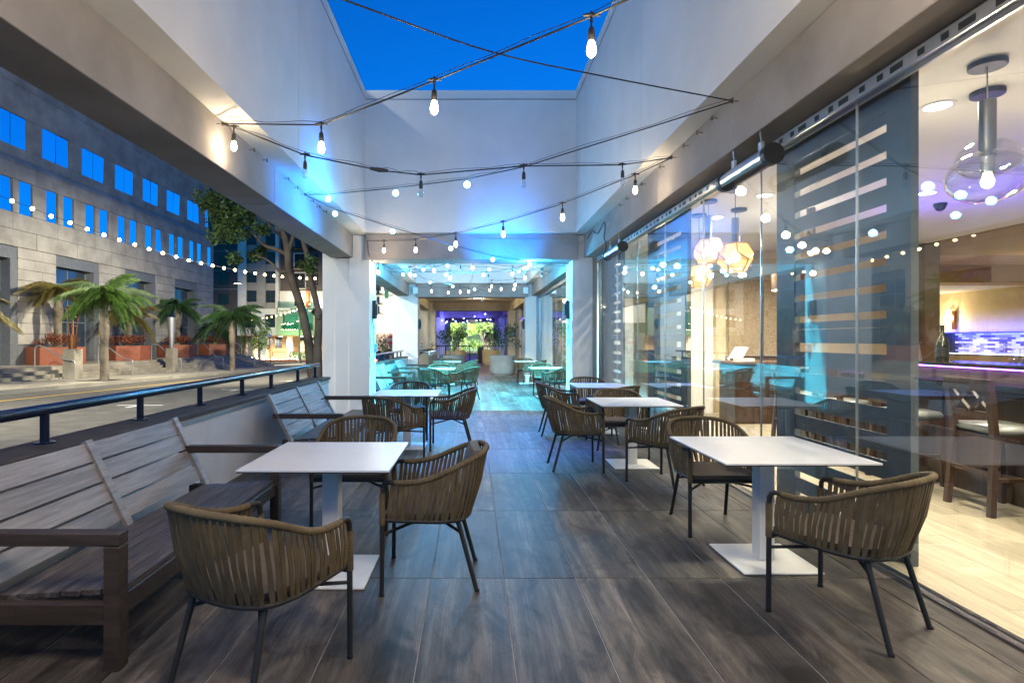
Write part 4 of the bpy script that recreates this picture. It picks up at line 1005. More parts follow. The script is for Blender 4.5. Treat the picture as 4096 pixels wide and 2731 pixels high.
smoke_sign(2.067,12.02,1.56,-1,'white smoke free notice on the near right column below the speaker')
ob = thing('outlet_box', 'small grey outdoor outlet box on the near left column below the notice', 'outlet', (-2.124,12.15,1.26))
MB().cbox(0,0.06,-0.055,0.055,-0.09,0.09,0.006).build('cover', M['grey_steel'], ob); MB().box(0.0605,0.066,-0.03,0.03,-0.04,0.04).build('flap', M['alu'], ob)
MB().tube([(0.02,0,-0.09),(0.02,0,-0.25)],0.006,6).build('conduit', M['grey_steel'], ob)
for x, y, lb in ((-2.20,21.62,'white box speaker in the left corner under the far cross beam'), (2.06,21.62,'white box speaker in the right corner under the far cross beam')):
    t = thing('corner_speaker', lb, 'speaker', (x,y,3.33), group='white corner speakers')
    MB().cbox(-0.10,0.10,-0.12,0.05,-0.13,0.13,0.02).build('cabinet', M['white_steel'], t); MB().box(-0.085,0.085,-0.123,-0.1205,-0.11,0.11).build('grille', M['alu'], t)
cc = thing('bullet_camera', 'small white bullet camera under the far cross beam', 'camera', at(1931,1198,21.9))
MB().lathe([(0.05,0.07),(0.05,0.05),(0.02,0.045),(0.02,0.0)], n=12).build('mount', M['white_steel'], cc, smooth=40)
MB().tube([(0,0.05,-0.03),(0,-0.12,-0.05)],0.04,12).build('body', M['white_steel'], cc, smooth=40); MB().tube([(0,-0.121,-0.05),(0,-0.13,-0.051)],0.032,12).build('lens', M['black'], cc)
sm = tag(MB().lathe([(0.06,0.0),(0.06,-0.03),(0.04,-0.05)], at(1887,1192,22.0), 14).build('smoke_detector', M['white_steel'], smooth=40), 'small white detector under the far cross beam left of the bullet camera', 'detector')
# loose cable swags on the right beam and across the near cross beam
lc = thing('loose_cable', 'black power cable looped on the right beam above the far heater', 'cable', (2.30,9.6,3.3)); o0 = Vector((2.30,9.6,3.3))
def onb(px, py): y = 2.29*2240/(px-1889); return at(px, py, y)-o0
MB().tube(catmull([onb(2350,955),onb(2369,924),onb(2390,934),onb(2415,888),onb(2420,915),onb(2416,950),onb(2424,975),onb(2422,1010)],5),0.009,6).build('cord', M['cable'], lc, smooth=60)
lc2 = thing('swag_cable', 'thin grey cable swagging across the near cross beam to the right beam', 'cable', (0.5,11.44,3.3)); o0 = Vector((0.5,11.44,3.3))
MB().tube(catmull([at(x,y,11.43)-o0 for x,y in ((1880,952),(1960,960),(2050,959),(2120,960),(2220,957),(2250,975),(2290,985),(2330,967),(2350,950))],5),0.006,6).build('cord', M['galv'], lc2, smooth=60)
dc = thing('drop_cable', 'white cable drooping from the wall onto the far cross beam', 'cable', (0.05,21.3,3.6)); o0 = Vector((0.05,21.3,3.6))
MB().tube(catmull([at(x,y,21.35)-o0 for x,y in ((1890,1098),(1888,1115),(1876,1140),(1858,1147),(1830,1148))],6),0.012,6).build('cord', M['galv'], dc, smooth=60)
MB().lathe([(0.07,-0.01),(0.07,0.01)], at(1890,1093,21.45)-o0, 14).build('junction_box', M['white_steel'], dc)

# ================================================================== PLANTERS AND PLANTS at the far end
def leaves(m, c, rad, n, L, seed, squash=1.0, droop=0.4):
    r_ = random.Random(seed)
    for _ in range(n):
        while True:
            p = Vector((r_.uniform(-1,1), r_.uniform(-1,1), r_.uniform(-1,1)))
            if p.length < 1 and p.length > 0.25: break
        p = Vector((p.x*rad, p.y*rad, p.z*rad*squash)) + Vector(c)
        d = Vector((r_.gauss(0,1), r_.gauss(0,1), r_.gauss(-droop,0.7))).normalized(); s = d.cross(Vector((r_.gauss(0,1), r_.gauss(0,1), 1))).normalized()
        l = L*r_.uniform(0.7,1.3); w_ = l*0.24
        m.add([p, p+d*l*0.5+s*w_, p+d*l, p+d*l*0.5-s*w_], [(0,1,2,3)])
def round_planter(x, y, r, h, mat, label):
    t = thing('round_planter', label, 'planter', (x,y,0), group='round cast stone planters')
    MB().lathe([(r*0.82,0.0),(r*0.82,0.04),(r*0.93,0.06),(r*0.99,0.14),(r,0.25),(r,h-0.02),(r*0.985,h),(r*0.90,h),(r*0.89,h-0.09)], n=32).build('pot', M[mat], t, smooth=45)
    MB().lathe([(r*0.885,h-0.10),(0.01,h-0.07)], n=24).build('soil', M['soil'], t)
    return t
def ficus(x, y, z0, h, seed, label, spread=0.55):
    t = thing('ficus_tree', label, 'plant', (x,y,z0), group='small ficus trees in the planters'); r_ = random.Random(seed); tr = MB(); lv = MB()
    for k in range(6):
        a = k*2*PI/6+r_.uniform(-.3,.3); e = Vector((math.cos(a)*spread*r_.uniform(.5,1), math.sin(a)*spread*r_.uniform(.5,1), h*r_.uniform(0.62,0.98)))
        mid = e*0.5 + Vector((r_.uniform(-.06,.06), r_.uniform(-.06,.06), h*0.08)); tr.tube([(0.02*math.cos(a),0.02*math.sin(a),0), mid*0.5+Vector((0,0,h*.04)), mid, e], [0.018,0.014,0.010,0.004], 6)
        for q, n in ((mid,26),(mid.lerp(e,0.5),60),(e,70)): leaves(lv, q, 0.20, n, 0.085, seed*31+k*3+n, 1.0, 0.5)
        if r_.random() < 0.6:
            s = mid + Vector((math.cos(a+1)*spread*.9, math.sin(a+1)*spread*.9, -h*0.1)); tr.tube([mid,s],[0.008,0.003],5); leaves(lv, s, 0.16, 40, 0.08, seed+k, 1.2, 0.8)
    tr.build('trunk', M['pot'], t, smooth=60); tag(lv.build('crown', M['ficus'], t), kind='stuff'); return t
round_planter(1.22,22.9,0.52,0.80,'pot','large grey round planter right of the aisle, at the end of the tiled floor')
round_planter(-0.87,23.3,0.50,0.80,'pot','grey round planter on the left, behind the farthest left table')
round_planter(1.10,32.0,0.54,0.85,'pot_warm','sandy round planter on the right beyond the open gate side')
round_planter(-0.95,31.6,0.54,0.85,'pot_warm','sandy round planter on the left beyond the curled rails')
ficus(1.22,22.9,0.72,1.30,5,'small ficus tree in the large grey round planter',0.55)
ficus(-0.87,23.3,0.72,1.45,9,'small ficus tree in the grey planter on the left',0.68)
ficus(1.10,32.0,0.78,1.2,13,'small ficus tree in the sandy planter on the right',0.5)
ficus(-0.95,31.6,0.78,1.3,17,'small ficus tree in the sandy planter on the left',0.5)
# black fence with open gate
fe = thing('metal_fence', 'low black metal fence across the corridor, left of the open gate', 'fence', (-1.2,33.4,0))
MB().tube([(-1.1,0,1.05),(1.05,0,1.05)],0.03,8).build('top_rail', M['black'], fe)
for x in (-1.1,-0.4,0.35,1.05): MB().tube([(x,0,0),(x,0,1.04)],0.025,8).build('post', M['black'], fe)
MB().tube([(-1.1,0,0.12),(1.05,0,0.12)],0.015,8).build('bottom_rail', M['black'], fe)
for k in range(16): MB().tube([(-1.02+0.13*k,0,0.12),(-1.02+0.13*k,0,1.04)],0.007,5).build('picket', M['black'], fe)
fe2 = thing('metal_fence', 'low black metal fence across the corridor, right of the open gate', 'fence', (1.4,33.4,0))
MB().tube([(-0.75,0,1.05),(0.8,0,1.05)],0.03,8).build('top_rail', M['black'], fe2)
for x in (-0.75,0.8): MB().tube([(x,0,0),(x,0,1.04)],0.025,8).build('post', M['black'], fe2)
for k in range(11): MB().tube([(-0.65+0.13*k,0,0.0),(-0.65+0.13*k,0,1.04)],0.007,5).build('picket', M['black'], fe2)
ga = thing('metal_gate', 'black framed mesh gate standing open in the corridor fence', 'gate', (0.62,32.8,0))
MB().bar((-0.03,0,0.08),(-0.03,0,1.05),0.06,0.06,(0,1,0)).bar((-0.30,-0.55,0.08),(-0.30,-0.55,1.05),0.06,0.06,(0,1,0)).bar((-0.03,0,1.03),(-0.30,-0.55,1.03),0.05,0.05).bar((-0.03,0,0.1),(-0.30,-0.55,0.1),0.05,0.05).build('gate_frame', M['black'], ga)
MB().bar((-0.05,-0.04,0.55),(-0.28,-0.51,0.55),0.008,0.85).build('mesh_panel', M['grey_steel'], ga)
bs = thing('pedestal_table', 'small round pedestal table seen beyond the gate', 'table', (-0.15,37.5,0))
MB().lathe([(0.35,0.72),(0.35,0.74)],n=20).build('top', M['white_top'], bs); MB().lathe([(0.03,0.03),(0.03,0.72)],n=10).build('pole', M['black'], bs)
for k in range(4): MB().bar((0,0,0.03),(0.3*math.cos(k*PI/2+.4),0.3*math.sin(k*PI/2+.4),0.02),0.03,0.03).build('foot', M['black'], bs)
hsn = thing('hanging_sign', 'blank white panel sign hanging under the blue lit beam', 'sign', at(1890,1286,33.6))
MB().box(-0.19,0.19,-0.015,0.015,-0.12,0.11).build('panel', M['white_steel'], hsn)
for x in (-0.15,0.15): MB().tube([(x,0,0.11),(x,0,0.75)],0.006,6).build('rod', M['grey_steel'], hsn)
pq = thing('notice_plaque', 'dark notice plaque on the cream column at the right end of the corridor', 'plaque', (2.36,32.48,1.78))
MB().box(-0.145,0.145,-0.012,0.0,-0.185,0.185).build('plate', M['ink'], pq)
for k in range(7): MB().box(-0.11,0.11-0.02*(k%3),-0.0135,-0.0125,0.12-0.04*k,0.132-0.04*k).build('text_line', M['alu'], pq)
ns = thing('prohibition_sign', 'small white sign with red crossed circle on the far cream column', 'sign', (-2.95,32.50,1.55))
ns.location = at(1687,1381,32.45)
MB().box(-0.10,0.10,-0.006,0.0,-0.24,0.24).build('plate', M['white'], ns)
MB().tube([(0.075*math.cos(a*PI/12),-0.008,0.12+0.075*math.sin(a*PI/12)) for a in range(24)],0.010,5,closed=True).tube([(-0.05,-0.008,0.17),(0.05,-0.008,0.07)],0.010,5).build('crossed_circle', M['stopred'], ns)
MB().box(-0.02,0.02,-0.0075,-0.0062,0.08,0.16).build('symbol', M['black'], ns)
for k in range(3): MB().box(-0.075,0.075,-0.0075,-0.0062,-0.04-0.06*k,-0.015-0.06*k).build('text_line', M['black'], ns)
# ================================================================== STREET, falling gently away from the camera
def gz(y): return 0.10 if y < 1.4 else max(0.131 - 0.022*y, -1.74)
def strip(name, x0, x1, ys_, mat, dz=0.0, thick=0.25, kind='structure', parent=None):
    m = MB(); vs_ = []
    for y in ys_:
        z = gz(y)+dz
        vs_ += [(x0,y,z),(x1,y,z),(x1,y,z-thick),(x0,y,z-thick)]
    n = len(ys_); fs = [(0,1,2,3), (4*n-4,4*n-1,4*n-2,4*n-3)]
    for i in range(n-1):
        for k in range(4):
            k2 = (k+1) % 4; fs.append((4*i+k, 4*i+k2, 4*i+4+k2, 4*i+4+k))
    m.add(vs_, fs); o = m.build(name, M[mat], parent)
    if kind: tag(o, kind=kind)
    return o
M['earth'] = plain('far_ground', (0.06,0.06,0.055), 0.9)
tag(strip('ground', -900, 900, [-900, 1.4, 85.1, 900], 'earth', -0.30, 0.1), kind='structure')
strip('road', -14.4, -5.8, [-60, 1.4, 62.0], 'asphalt', 0.0)
strip('cross_road', -90, 60, [62.01, 77.5], 'asphalt', 0.0)
strip('pavement', -5.79, -2.93, [-60, 1.4, 61.9], 'concrete', 0.13)
fp = strip('far_pavement', -17.7, -14.56, [-60, 1.4, 61.9], 'concrete', 0.13)
strip('kerb', -14.55, -14.41, [-60, 1.4, 61.9], 'concrete', 0.14)
strip('kerb', -90.0, 60, [77.51, 77.75], 'redcurb', 0.15)
strip('corner_pavement', -90.0, 60, [77.76, 110.0], 'concrete', 0.15)
for k in range(20):                        # paving slabs of the far pavement, joints recessed
    pass
def paint(x0, x1, y0, y1, mat):
    tag(strip('road_marking', x0, x1, [y0, y1], mat, 0.006, 0.003), kind='structure')
paint(-12.62, -12.50, 2, 26, 'line_y'); paint(-12.36, -12.26, 28, 60, 'line_y')
for y in (7.6, 13.7, 19.4, 25.2, 31.0, 36.8): paint(-8.7, -7.6, y, y+0.10, 'line_w'); paint(-8.2, -8.1, y-0.5, y-0.005, 'line_w')
for k in range(7): paint(-13.6+1.15*k, -13.1+1.15*k, 56, 59.5, 'line_w')
paint(-60, -16, 69.6, 69.8, 'line_w')

# plaza steps: each long stone step is a part
ps = thing('plaza_steps', 'long pale stone steps between the far pavement and the office building', 'steps', (-18.6, 30, 0.25))
MB().box(-4.4, 0.0, -24, 16.0, -2.2, 0.0).build('landing', M['step'], ps)
for k in range(1, 7):
    for (a, b_) in ((-24,-12.2),(-12.19,-5.6),(-5.59,1.1),(1.11,7.7),(7.71,16.0+0.3*k)):
        MB().cbox(0.28*(k-1)+0.001, 0.28*k, a, b_, -2.2, -0.15*k, 0.008).build('step', M['step'], ps)
    MB().cbox(-4.4, 0.28*(k-1), 16.001+0.3*(k-1), 16.0+0.3*k, -2.2, -0.15*k, 0.008).build('step', M['step'], ps)
def step_rail(y, label):
    t = thing('step_rail', label, 'handrail', (-18.9, y, 0.25), group='bent galvanised rails on the plaza steps'); zg = gz(y)+0.13-0.25
    z1 = zg+0.82; pts = [(0,0,0.0),(0,0,0.78),(0.06,0,0.90),(0.20,0,0.93),(0.42,0,0.86),(1.25,0,z1+0.05),(1.42,0,z1),(1.60,0,z1),(1.72,0,z1-0.07),(1.74,0,z1-0.2),(1.74,0,zg)]
    MB().tube(pts, 0.028, 9).build('rail_tube', M['galv'], t, smooth=60)
for y, lb in ((24.2,'galvanised step rail beside the copper torch pedestal'),(28.3,'galvanised step rail half hidden by the leafy street palm'),(33.0,'galvanised step rail in front of the steel cone sculpture'),(38.6,'galvanised step rail before the last rust red planter'),(44.2,'galvanised step rail at the far corner of the plaza steps')): step_rail(y, lb)
for k, lb in enumerate(('left galvanised rail on the steps that turn the far corner','middle galvanised rail on the steps that turn the far corner','right galvanised rail on the steps that turn the far corner')):
    t = thing('step_rail', lb, 'handrail', (-20.9+1.1*k, 45.4, 0.25), group='bent galvanised rails on the plaza steps')
    MB().tube([(0,0,0),(0,0,0.85),(0,0.15,0.93),(0,2.2,-0.05),(0,2.5,-0.08),(0,2.55,-0.9)], 0.028, 9).build('rail_tube', M['galv'], t, smooth=60)

# ================================================================== OFFICE BUILDING across the street
ob_ = thing('office_building', 'grey stone office building with bright mirror windows across the street', 'building', (-21.0, 28.0, 0.25))
OX, OY, OZ = -21.0, 28.0, 0.25
def op(name, x0, x1, y0, y1, z0, z1, mat, parent=None, b=0.0):
    m = MB(); (m.cbox(x0-OX,x1-OX,y0-OY,y1-OY,z0-OZ,z1-OZ,b) if b else m.box(x0-OX,x1-OX,y0-OY,y1-OY,z0-OZ,z1-OZ))
    return m.build(name, M[mat], parent or ob_)
Y0, Y1 = 10.5, 45.45
op('wall', -40, -21.10, Y0, Y1-0.02, 5.72, 9.5, 'facade'); op('wall', -40, -21.47, Y0, Y1-0.3, 9.5, 19, 'facade')
op('wall', -40, -21.62, Y0, Y1-0.02, 0.0, 5.70, 'facade_dark')
def stone(y0, y1, z0, z1, x=OX):
    if y1-y0 < 0.05: return
    op('stone_panel', x-0.095, x+rnd.uniform(-0.006,0.006), y0+0.008, y1-0.008, z0+0.008, z1-0.008, 'facade', None, 0.004)
mod = 2.785
W2 = [(27.62+2.797*k, 27.62+2.797*k+0.786) for k in range(-7, 7)]; W2 += [(a+1.148, b_+1.148) for a, b_ in W2]
W2 = sorted(w_ for w_ in W2 if w_[0] > Y0 and w_[1] < Y1)
X1 = -21.36; W1 = [(X1/OX*(27.35+mod*k), X1/OX*(27.35+mod*k)+1.93) for k in range(-6, 7)]; W1 = [w_ for w_ in W1 if w_[0] > Y0 and w_[0] < Y1-0.4]
W1 = [(a, min(b_, Y1-0.05)) for a, b_ in W1]
jn = [Y0] + [27.0+mod*k for k in range(-5, 7)] + [Y1]
def band(z0, z1, wins=None, x=OX, js=jn):
    if wins is None:
        for a, b_ in zip(js, js[1:]): stone(a, b_, z0, z1, x)
    else:
        cur = Y0
        for a, b_ in wins: stone(cur, a, z0, z1, x); cur = b_
        stone(cur, Y1, z0, z1, x)
band(5.72, 6.50); band(6.50, 7.27, js=[Y0]+[28.4+mod*k for k in range(-6,7)]+[Y1]); band(7.27, 8.82, W2); band(8.82, 9.54)
for a, b_ in zip(jn, jn[1:]):              # sloping ledge between the two planes
    MB().prism([(X1-0.1-OX,9.55-OZ),(0,9.55-OZ),(0,9.60-OZ),(X1-OX,9.95-OZ),(X1-0.1-OX,9.95-OZ)], 'y', a+0.008-OY, b_-0.008-OY).build('ledge_stone', M['facade'], ob_)
band(9.96, 10.46, None, X1); band(10.46, 11.97, W1, X1); band(11.97, 13.4, None, X1); band(13.4, 14.9, None, X1); band(14.9, 16.4, None, X1); band(16.4, 18.9, None, X1)
def win(y0, y1, z0, z1, x, split=True, label=None):
    f = op('window', x-0.12, x-0.055, y0+0.002, y0+0.03, z0+0.01, z1-0.01, 'mullion_blue')
    m = MB(); zz = (z0+0.012-OZ, z1-0.012-OZ)
    parts = [(y0+0.032, (y0+y1)/2-0.015), ((y0+y1)/2+0.015, y1-0.032)] if split else [(y0+0.032, y1-0.032)]
    for i, (a, b_) in enumerate(parts):
        o = op('pane', x-0.085, x-0.06, a, b_, z0+0.012, z1-0.012, 'mirror', f)
        tz_, ty_ = rnd.gauss(0,0.012), rnd.gauss(0,0.012)      # no two panes sit quite in plane
        for v_ in o.data.vertices: v_.co.x += (v_.co.y-(((a+b_)/2)-OY))*tz_ + (v_.co.z-((z0+z1)/2-OZ))*ty_
    return f
for a, b_ in W1: win(a, b_, 10.46, 11.97, X1)
for a, b_ in W2: win(a, b_, 7.27, 8.82, OX, False)
gaps = [(28.27+5.64*k, 28.27+5.64*k+3.25) for k in range(-3, 3)]
cur = Y0
for gi, (a, b_) in enumerate(gaps + [(Y1, Y1)]):
    if a - cur > 0.1:
        op('base_stone', OX-0.5, OX+0.01, cur, a, 0.0, 1.20, 'facade_dark', None, 0.01)
        for c in range(9):
            z0 = 1.21+0.5*c; wd = a-cur; s = cur + wd*(0.42 if c % 2 else 0.62)
            stone(cur, s, z0, z0+0.5 if c < 8 else 5.71); stone(s, a, z0, z0+0.5 if c < 8 else 5.71)
        op('pier', OX-0.6, OX-0.10, cur+0.02, a-0.02, 1.2, 5.70, 'facade_dark')
    if b_ > a:
        op('lintel', OX-0.30, OX-0.05, a+0.001, b_-0.001, 5.15, 5.70, 'facade_dark')
        op('reveal', OX-0.6, OX-0.01, b_-0.42, b_-0.005, 0.25, 5.148, 'facade_dark')
        f = op('shop_window', OX-0.55, OX-0.45, a, a+0.06, 0.25, 5.14, 'mullion_blue'); e = b_-0.43; md = (a+e)/2
        op('mullion', OX-0.55, OX-0.45, md-0.03, md+0.03, 0.25, 5.14, 'mullion_blue', f); op('mullion', OX-0.55, OX-0.45, e-0.06, e, 0.25, 5.14, 'mullion_blue', f)
        for z in (0.25, 2.32, 4.28, 5.08):
            for y0, y1 in ((a+0.061, md-0.031), (md+0.031, e-0.061)): op('transom', OX-0.55, OX-0.455, y0, y1, z, z+0.06, 'mullion_blue', f)
        for y0, y1 in ((a+0.061, md-0.031), (md+0.031, e-0.061)):
            for z0, z1 in ((0.31,2.32),(2.38,4.28),(4.34,5.08)): op('pane', OX-0.51, OX-0.49, y0, y1, z0, z1, 'win_blue', f)
    cur = b_

# rust red hexagonal planters with red shrubs
def red_planter(y, label, r=1.2):
    t = thing('corten_planter', label, 'planter', (-19.9, y, 0.25), R(8), 'rust red planters on the plaza')
    poly = [(r*math.cos(k*PI/3+0.4), r*0.85*math.sin(k*PI/3+0.4)) for k in range(6)]
    MB().prism(poly, 'z', 0.0, 0.84).build('box', M['corten'], t); MB().prism([(x*0.94,y_*0.94) for x,y_ in poly], 'z', 0.841, 0.85).build('soil', M['soil'], t)
def red_shrub(y, seed, label):
    t = thing('red_shrub', label, 'shrub', (-19.9, y, 1.10), group='red leaved shrubs in the planters'); m = MB(); r_ = random.Random(seed)
    for k in range(30):
        a = r_.uniform(0, 2*PI); q = 0.88*math.sqrt(r_.random()); leaves(m, (q*math.cos(a), q*0.85*math.sin(a), 0.15+r_.uniform(0,0.32)), 0.26, 85, 0.085, seed*100+k, 0.8, -0.6)
    tag(m.build('foliage', M['redleaf'], t), kind='stuff')
for i, y in enumerate((26.8, 32.3, 37.8, 43.4)):
    w_ = ['behind the copper torch sculpture','behind the leafy street palm','behind the steel cone sculpture','nearest the far corner of the office building'][i]
    red_planter(y, 'rust red planter '+w_); red_shrub(y, 40+i, 'red leaved shrub in the planter '+w_)

# palms
def frond(L, seed, droop, dens=120, wid=0.42):
    r_ = random.Random(seed); m = MB(); P = []
    for i in range(13):
        s = i/12; P.append(Vector((L*(s-0.12*s*s*droop), 0, L*(0.62*s-(0.80+0.55*droop)*s*s))))
    m.tube(P, [0.018*(1-0.85*i/12) for i in range(13)], 5)
    for i in range(2, 12):
        for q in range(dens//10):
            s = (i + q/(dens/10))/12; k = min(int(s*12), 11); p = P[k].lerp(P[k+1], s*12-k)
            ll = wid*(1-0.55*abs(s-0.45)*1.6)*r_.uniform(.85,1.1)
            for sd in (-1, 1):
                d = Vector((0.40+r_.uniform(-.15,.15), sd*(0.55+r_.uniform(-.15,.15)), r_.uniform(-0.5,0.15))).normalized(); e1 = p+d*ll*0.5; e2 = p+d*ll*0.70+Vector((0.05+r_.uniform(-.05,.05),r_.uniform(-.05,.05),-ll*(0.75+0.45*droop)*r_.uniform(.7,1.2)))
                wv_ = Vector((0.011,0,0.003)); m.add([p-wv_, p+wv_, e1+wv_, e1-wv_, e2], [(0,1,2,3),(3,2,4)])
    return m
FR = {}
def palm(x, y, z0, th, L, mat, seed, label, nf=20, tr=0.16, group='feather palms across the street'):
    t = thing('palm_tree', label, 'palm', (x,y,z0), group=group); r_ = random.Random(seed)
    prof = []
    n = int(th/0.07)
    for k in range(n+1):
        s = k/n; r = tr*(1.25-0.5*s+0.55*max(0, 1-abs(s-0.66)*4))*(1.0+0.06*(k % 2))
        prof.append((r, th*s))
    MB().lathe(prof, n=14).build('trunk', M['palmbark'], t, smooth=30)
    m = MB()
    for k in range(16):
        a = k*2.4; zz = th*(0.55+0.4*r_.random()); m.bar((tr*1.1*math.cos(a),tr*1.1*math.sin(a),zz),(tr*1.5*math.cos(a),tr*1.5*math.sin(a),zz+0.28),0.07,0.02)
    tag(m.build('leaf_stub', M['palmbark'], t), kind='stuff')
    for k in range(nf):
        v = k % 3; key = (mat, round(L,2), v)
        if key not in FR: FR[key] = frond(L, v+7, (0.35,0.75,1.1)[v], 120, 0.34+0.12*L/2).mesh('frond', M[mat])
        o = inst('frond', FR[key], t, (0,0,th-0.02)); up = (1.0 - k/nf)
        o.rotation_euler = (r_.uniform(-.25,.25), R(12-82*up*(0.6+0.4*r_.random())), k*2.399+r_.uniform(-.2,.2)); s = r_.uniform(.85,1.1); o.scale = (s,s,s)
    return t
palm(-15.3, 23.3, gz(23.3)+0.12, 3.35, 1.40, 'palm', 3, 'full green feather palm with pale trunk on the far pavement, largest of the street palms', 34, 0.135)
palm(-15.0, 35.0, gz(35.0)+0.12, 3.15, 1.90, 'palm_dark', 5, 'darker feather palm with ringed trunk on the pavement near the far steps', 28, 0.14)
palm(-16.0, 17.3, gz(17.3)+0.12, 2.45, 1.35, 'palm_brown', 6, 'feather palm at the left edge of the picture, only frond tips showing', 24, 0.13)
palm(-19.9, 26.9, 1.05, 2.55, 1.4, 'palm_brown', 8, 'olive feather palm growing from the planter behind the copper torch', 16, 0.15)
palm(-19.9, 32.4, 1.05, 1.55, 1.6, 'palm_brown', 9, 'small yellowing palm growing from the second rust red planter', 11, 0.14)
palm(-19.9, 37.8, 1.05, 2.4, 1.6, 'palm_dark', 10, 'dark green palm growing from the planter behind the steel cone', 18, 0.16)
palm(-19.9, 43.4, 1.05, 1.0, 1.8, 'palm_dark', 12, 'low dark palm growing from the last rust red planter', 14, 0.15)
tg = strip('tree_pit', -16.0, -14.7, [22.6, 24.2], 'soil', 0.135, 0.02)

# sculptures on pedestals
t = thing('stone_pedestal', 'pale square stone pedestal under the copper torch sculpture', 'pedestal', (-17.55, 24.6, gz(24.6)+0.12))
MB().cbox(-0.27,0.27,-0.27,0.27,0,1.32,0.02).build('shaft', M['step'], t)
zp = gz(24.6)+0.12+1.32
t = thing('torch_sculpture', 'slender copper torch sculpture with bowl on the left pedestal', 'sculpture', (-17.55, 24.6, zp))
MB().lathe([(0.15,0),(0.19,0.62)],n=16).build('cup', M['copper'], t, smooth=40)
for a in range(4):
    c, s = math.cos(a*PI/2+.5), math.sin(a*PI/2+.5); MB().tube([(0.13*c,0.13*s,0.6),(0.24*c,0.24*s,1.82)],0.022,8).build('strut', M['copper'], t, smooth=60)
for z, r in ((1.0,0.17),(1.4,0.205)): MB().tube([(r*math.cos(k*PI/8),r*math.sin(k*PI/8),z) for k in range(16)],0.012,6,closed=True).build('ring', M['copper'], t, smooth=60)
MB().lathe([(0.03,1.66),(0.15,1.70),(0.22,1.80),(0.23,1.86),(0.10,1.92),(0.02,1.94)],n=18).build('bowl', M['copper'], t, smooth=60)
t = thing('stone_pedestal', 'pale square stone pedestal under the steel cone sculpture', 'pedestal', (-17.55, 32.7, gz(32.7)+0.12))
MB().cbox(-0.24,0.24,-0.24,0.24,0,1.40,0.02).build('shaft', M['step'], t)
t = thing('cone_sculpture', 'tall silver inverted cone sculpture on the right pedestal', 'sculpture', (-17.55, 32.7, gz(32.7)+1.52))
MB().lathe([(0.12,0.02),(0.25,1.80),(0.24,1.80),(0.10,0.3)],n=20).build('cone', M['alu'], t, smooth=40); MB().lathe([(0.16,0),(0.16,0.02)],n=16).build('foot_plate', M['steel'], t)

# amber bulbs strung across the street, from the office building to the tree
BP = [(48,802),(129.5,832),(205,863),(280.6,888.5),(349,914.5),(415.8,937.5),(478,958),(539,976),(596.5,994.7),(651.6,1010.3),(704.5,1025.5),(755,1039.4),(804.4,1051),(850.9,1060.9),(895.6,1070.7),(939.7,1078.3),(981.5,1085.8),(1020.5,1091.7),(1058.8,1097.5),(1096,1101.5),(1129.6,1105.6),(1199.3,1110.2),(1228.4,1112.6),(1260.3,1112.6)]
def fest(px, py):
    u = 2240/(1889-px); Y = 26*u/(1+0.531*u); return tuple(at(px, py, Y))
sb = [fest(*q) for q in BP]
string_lights('long row of amber bulbs strung across the street before the office windows', [fest(-260,690), fest(-30,772)]+sb+[fest(1330,1100)], [((p[0],p[1],p[2]+0.07),'s') for p in sb], 0.009, (1,7), False, 0, name='string_light', group='festoon lights over the street', lights=False)
s2 = [at(1000+x/5.2275, 1200+y/5.2275, 60.0) for x, y in ((55,400),(158,385),(258,370),(355,352),(455,333),(548,310),(645,287),(735,262),(828,230),(912,203),(997,170),(1090,140),(1250,70),(1370,25),(1490,-20))]
string_lights('second row of small warm bulbs rising in front of the leasing banner', [tuple(s2[0]+Vector((-3,0,-0.2)))]+[tuple(p) for p in s2]+[tuple(s2[-1]+Vector((3,0,1.2)))], [(tuple(p),'s') for p in s2], 0.01, (1,5), False, 0, group='festoon lights over the street', lights=False)

# street lamps: the near two stand left of the picture, the far one by the corner
def street_lamp(x, y, h, label, arm=(1.6,0), e=0, reach=True, tilt=(0,0), tz=0.0, cone=128):
    t = thing('street_lamp', label, 'street lamp', (x,y,gz(y)+0.1), group='street lamps'); 
    MB().lathe([(0.22,0),(0.22,0.25),(0.16,0.32),(0.13,0.6),(0.085,0.75),(0.06,h)],n=14).build('post', M['lamp_green'], t, smooth=40)
    if reach:
        MB().tube([(0,0,h-0.3),(arm[0]*0.5,arm[1]*.5,h+0.1),(arm[0],arm[1],h+0.1)],0.035,8).build('arm', M['lamp_green'], t, smooth=60)
        MB().cbox(arm[0]-0.35,arm[0]+0.35,arm[1]-0.14,arm[1]+0.14,h+0.04,h+0.18,0.03).build('lamp_head', M['lamp_green'], t)
        MB().box(arm[0]-0.28,arm[0]+0.28,arm[1]-0.10,arm[1]+0.10,h+0.025,h+0.039).build('lens', emis('lit_street_lens', (1.0,0.80,0.45), 12), t)
        if e:
            l = lamp('street_light', 'SPOT', (x+arm[0],y+arm[1],gz(y)+h-0.25), e*0.42, (1.0,0.90,0.66), 0.25, (0,0,0), cone, 0.6); aim(l, (x+arm[0]+tilt[0], y+arm[1]+tilt[1], gz(y)+tz))
    else:
        MB().lathe([(0.05,h),(0.16,h+0.1),(0.22,h+0.4),(0.12,h+0.6),(0.02,h+0.7)],n=14).build('globe', M['white'], t, smooth=60)
    return t
street_lamp(-15.2, 9.0, 8.0, 'street lamp with long arm on the far pavement, left of the picture', (2.2,0), 8500, True, (1.0,5.0))
street_lamp(-5.4, 2.0, 11.0, 'street lamp with long arm on the near kerb, left of the picture', (-2.4,0), 4800, True, (-13.2,26.0), 8.0, 136)
street_lamp(-5.4, 26.0, 8.0, 'street lamp with long arm beyond the low wall, head hidden by the beam', (-3.4,0), 8000, True, (-6.0,2.0))
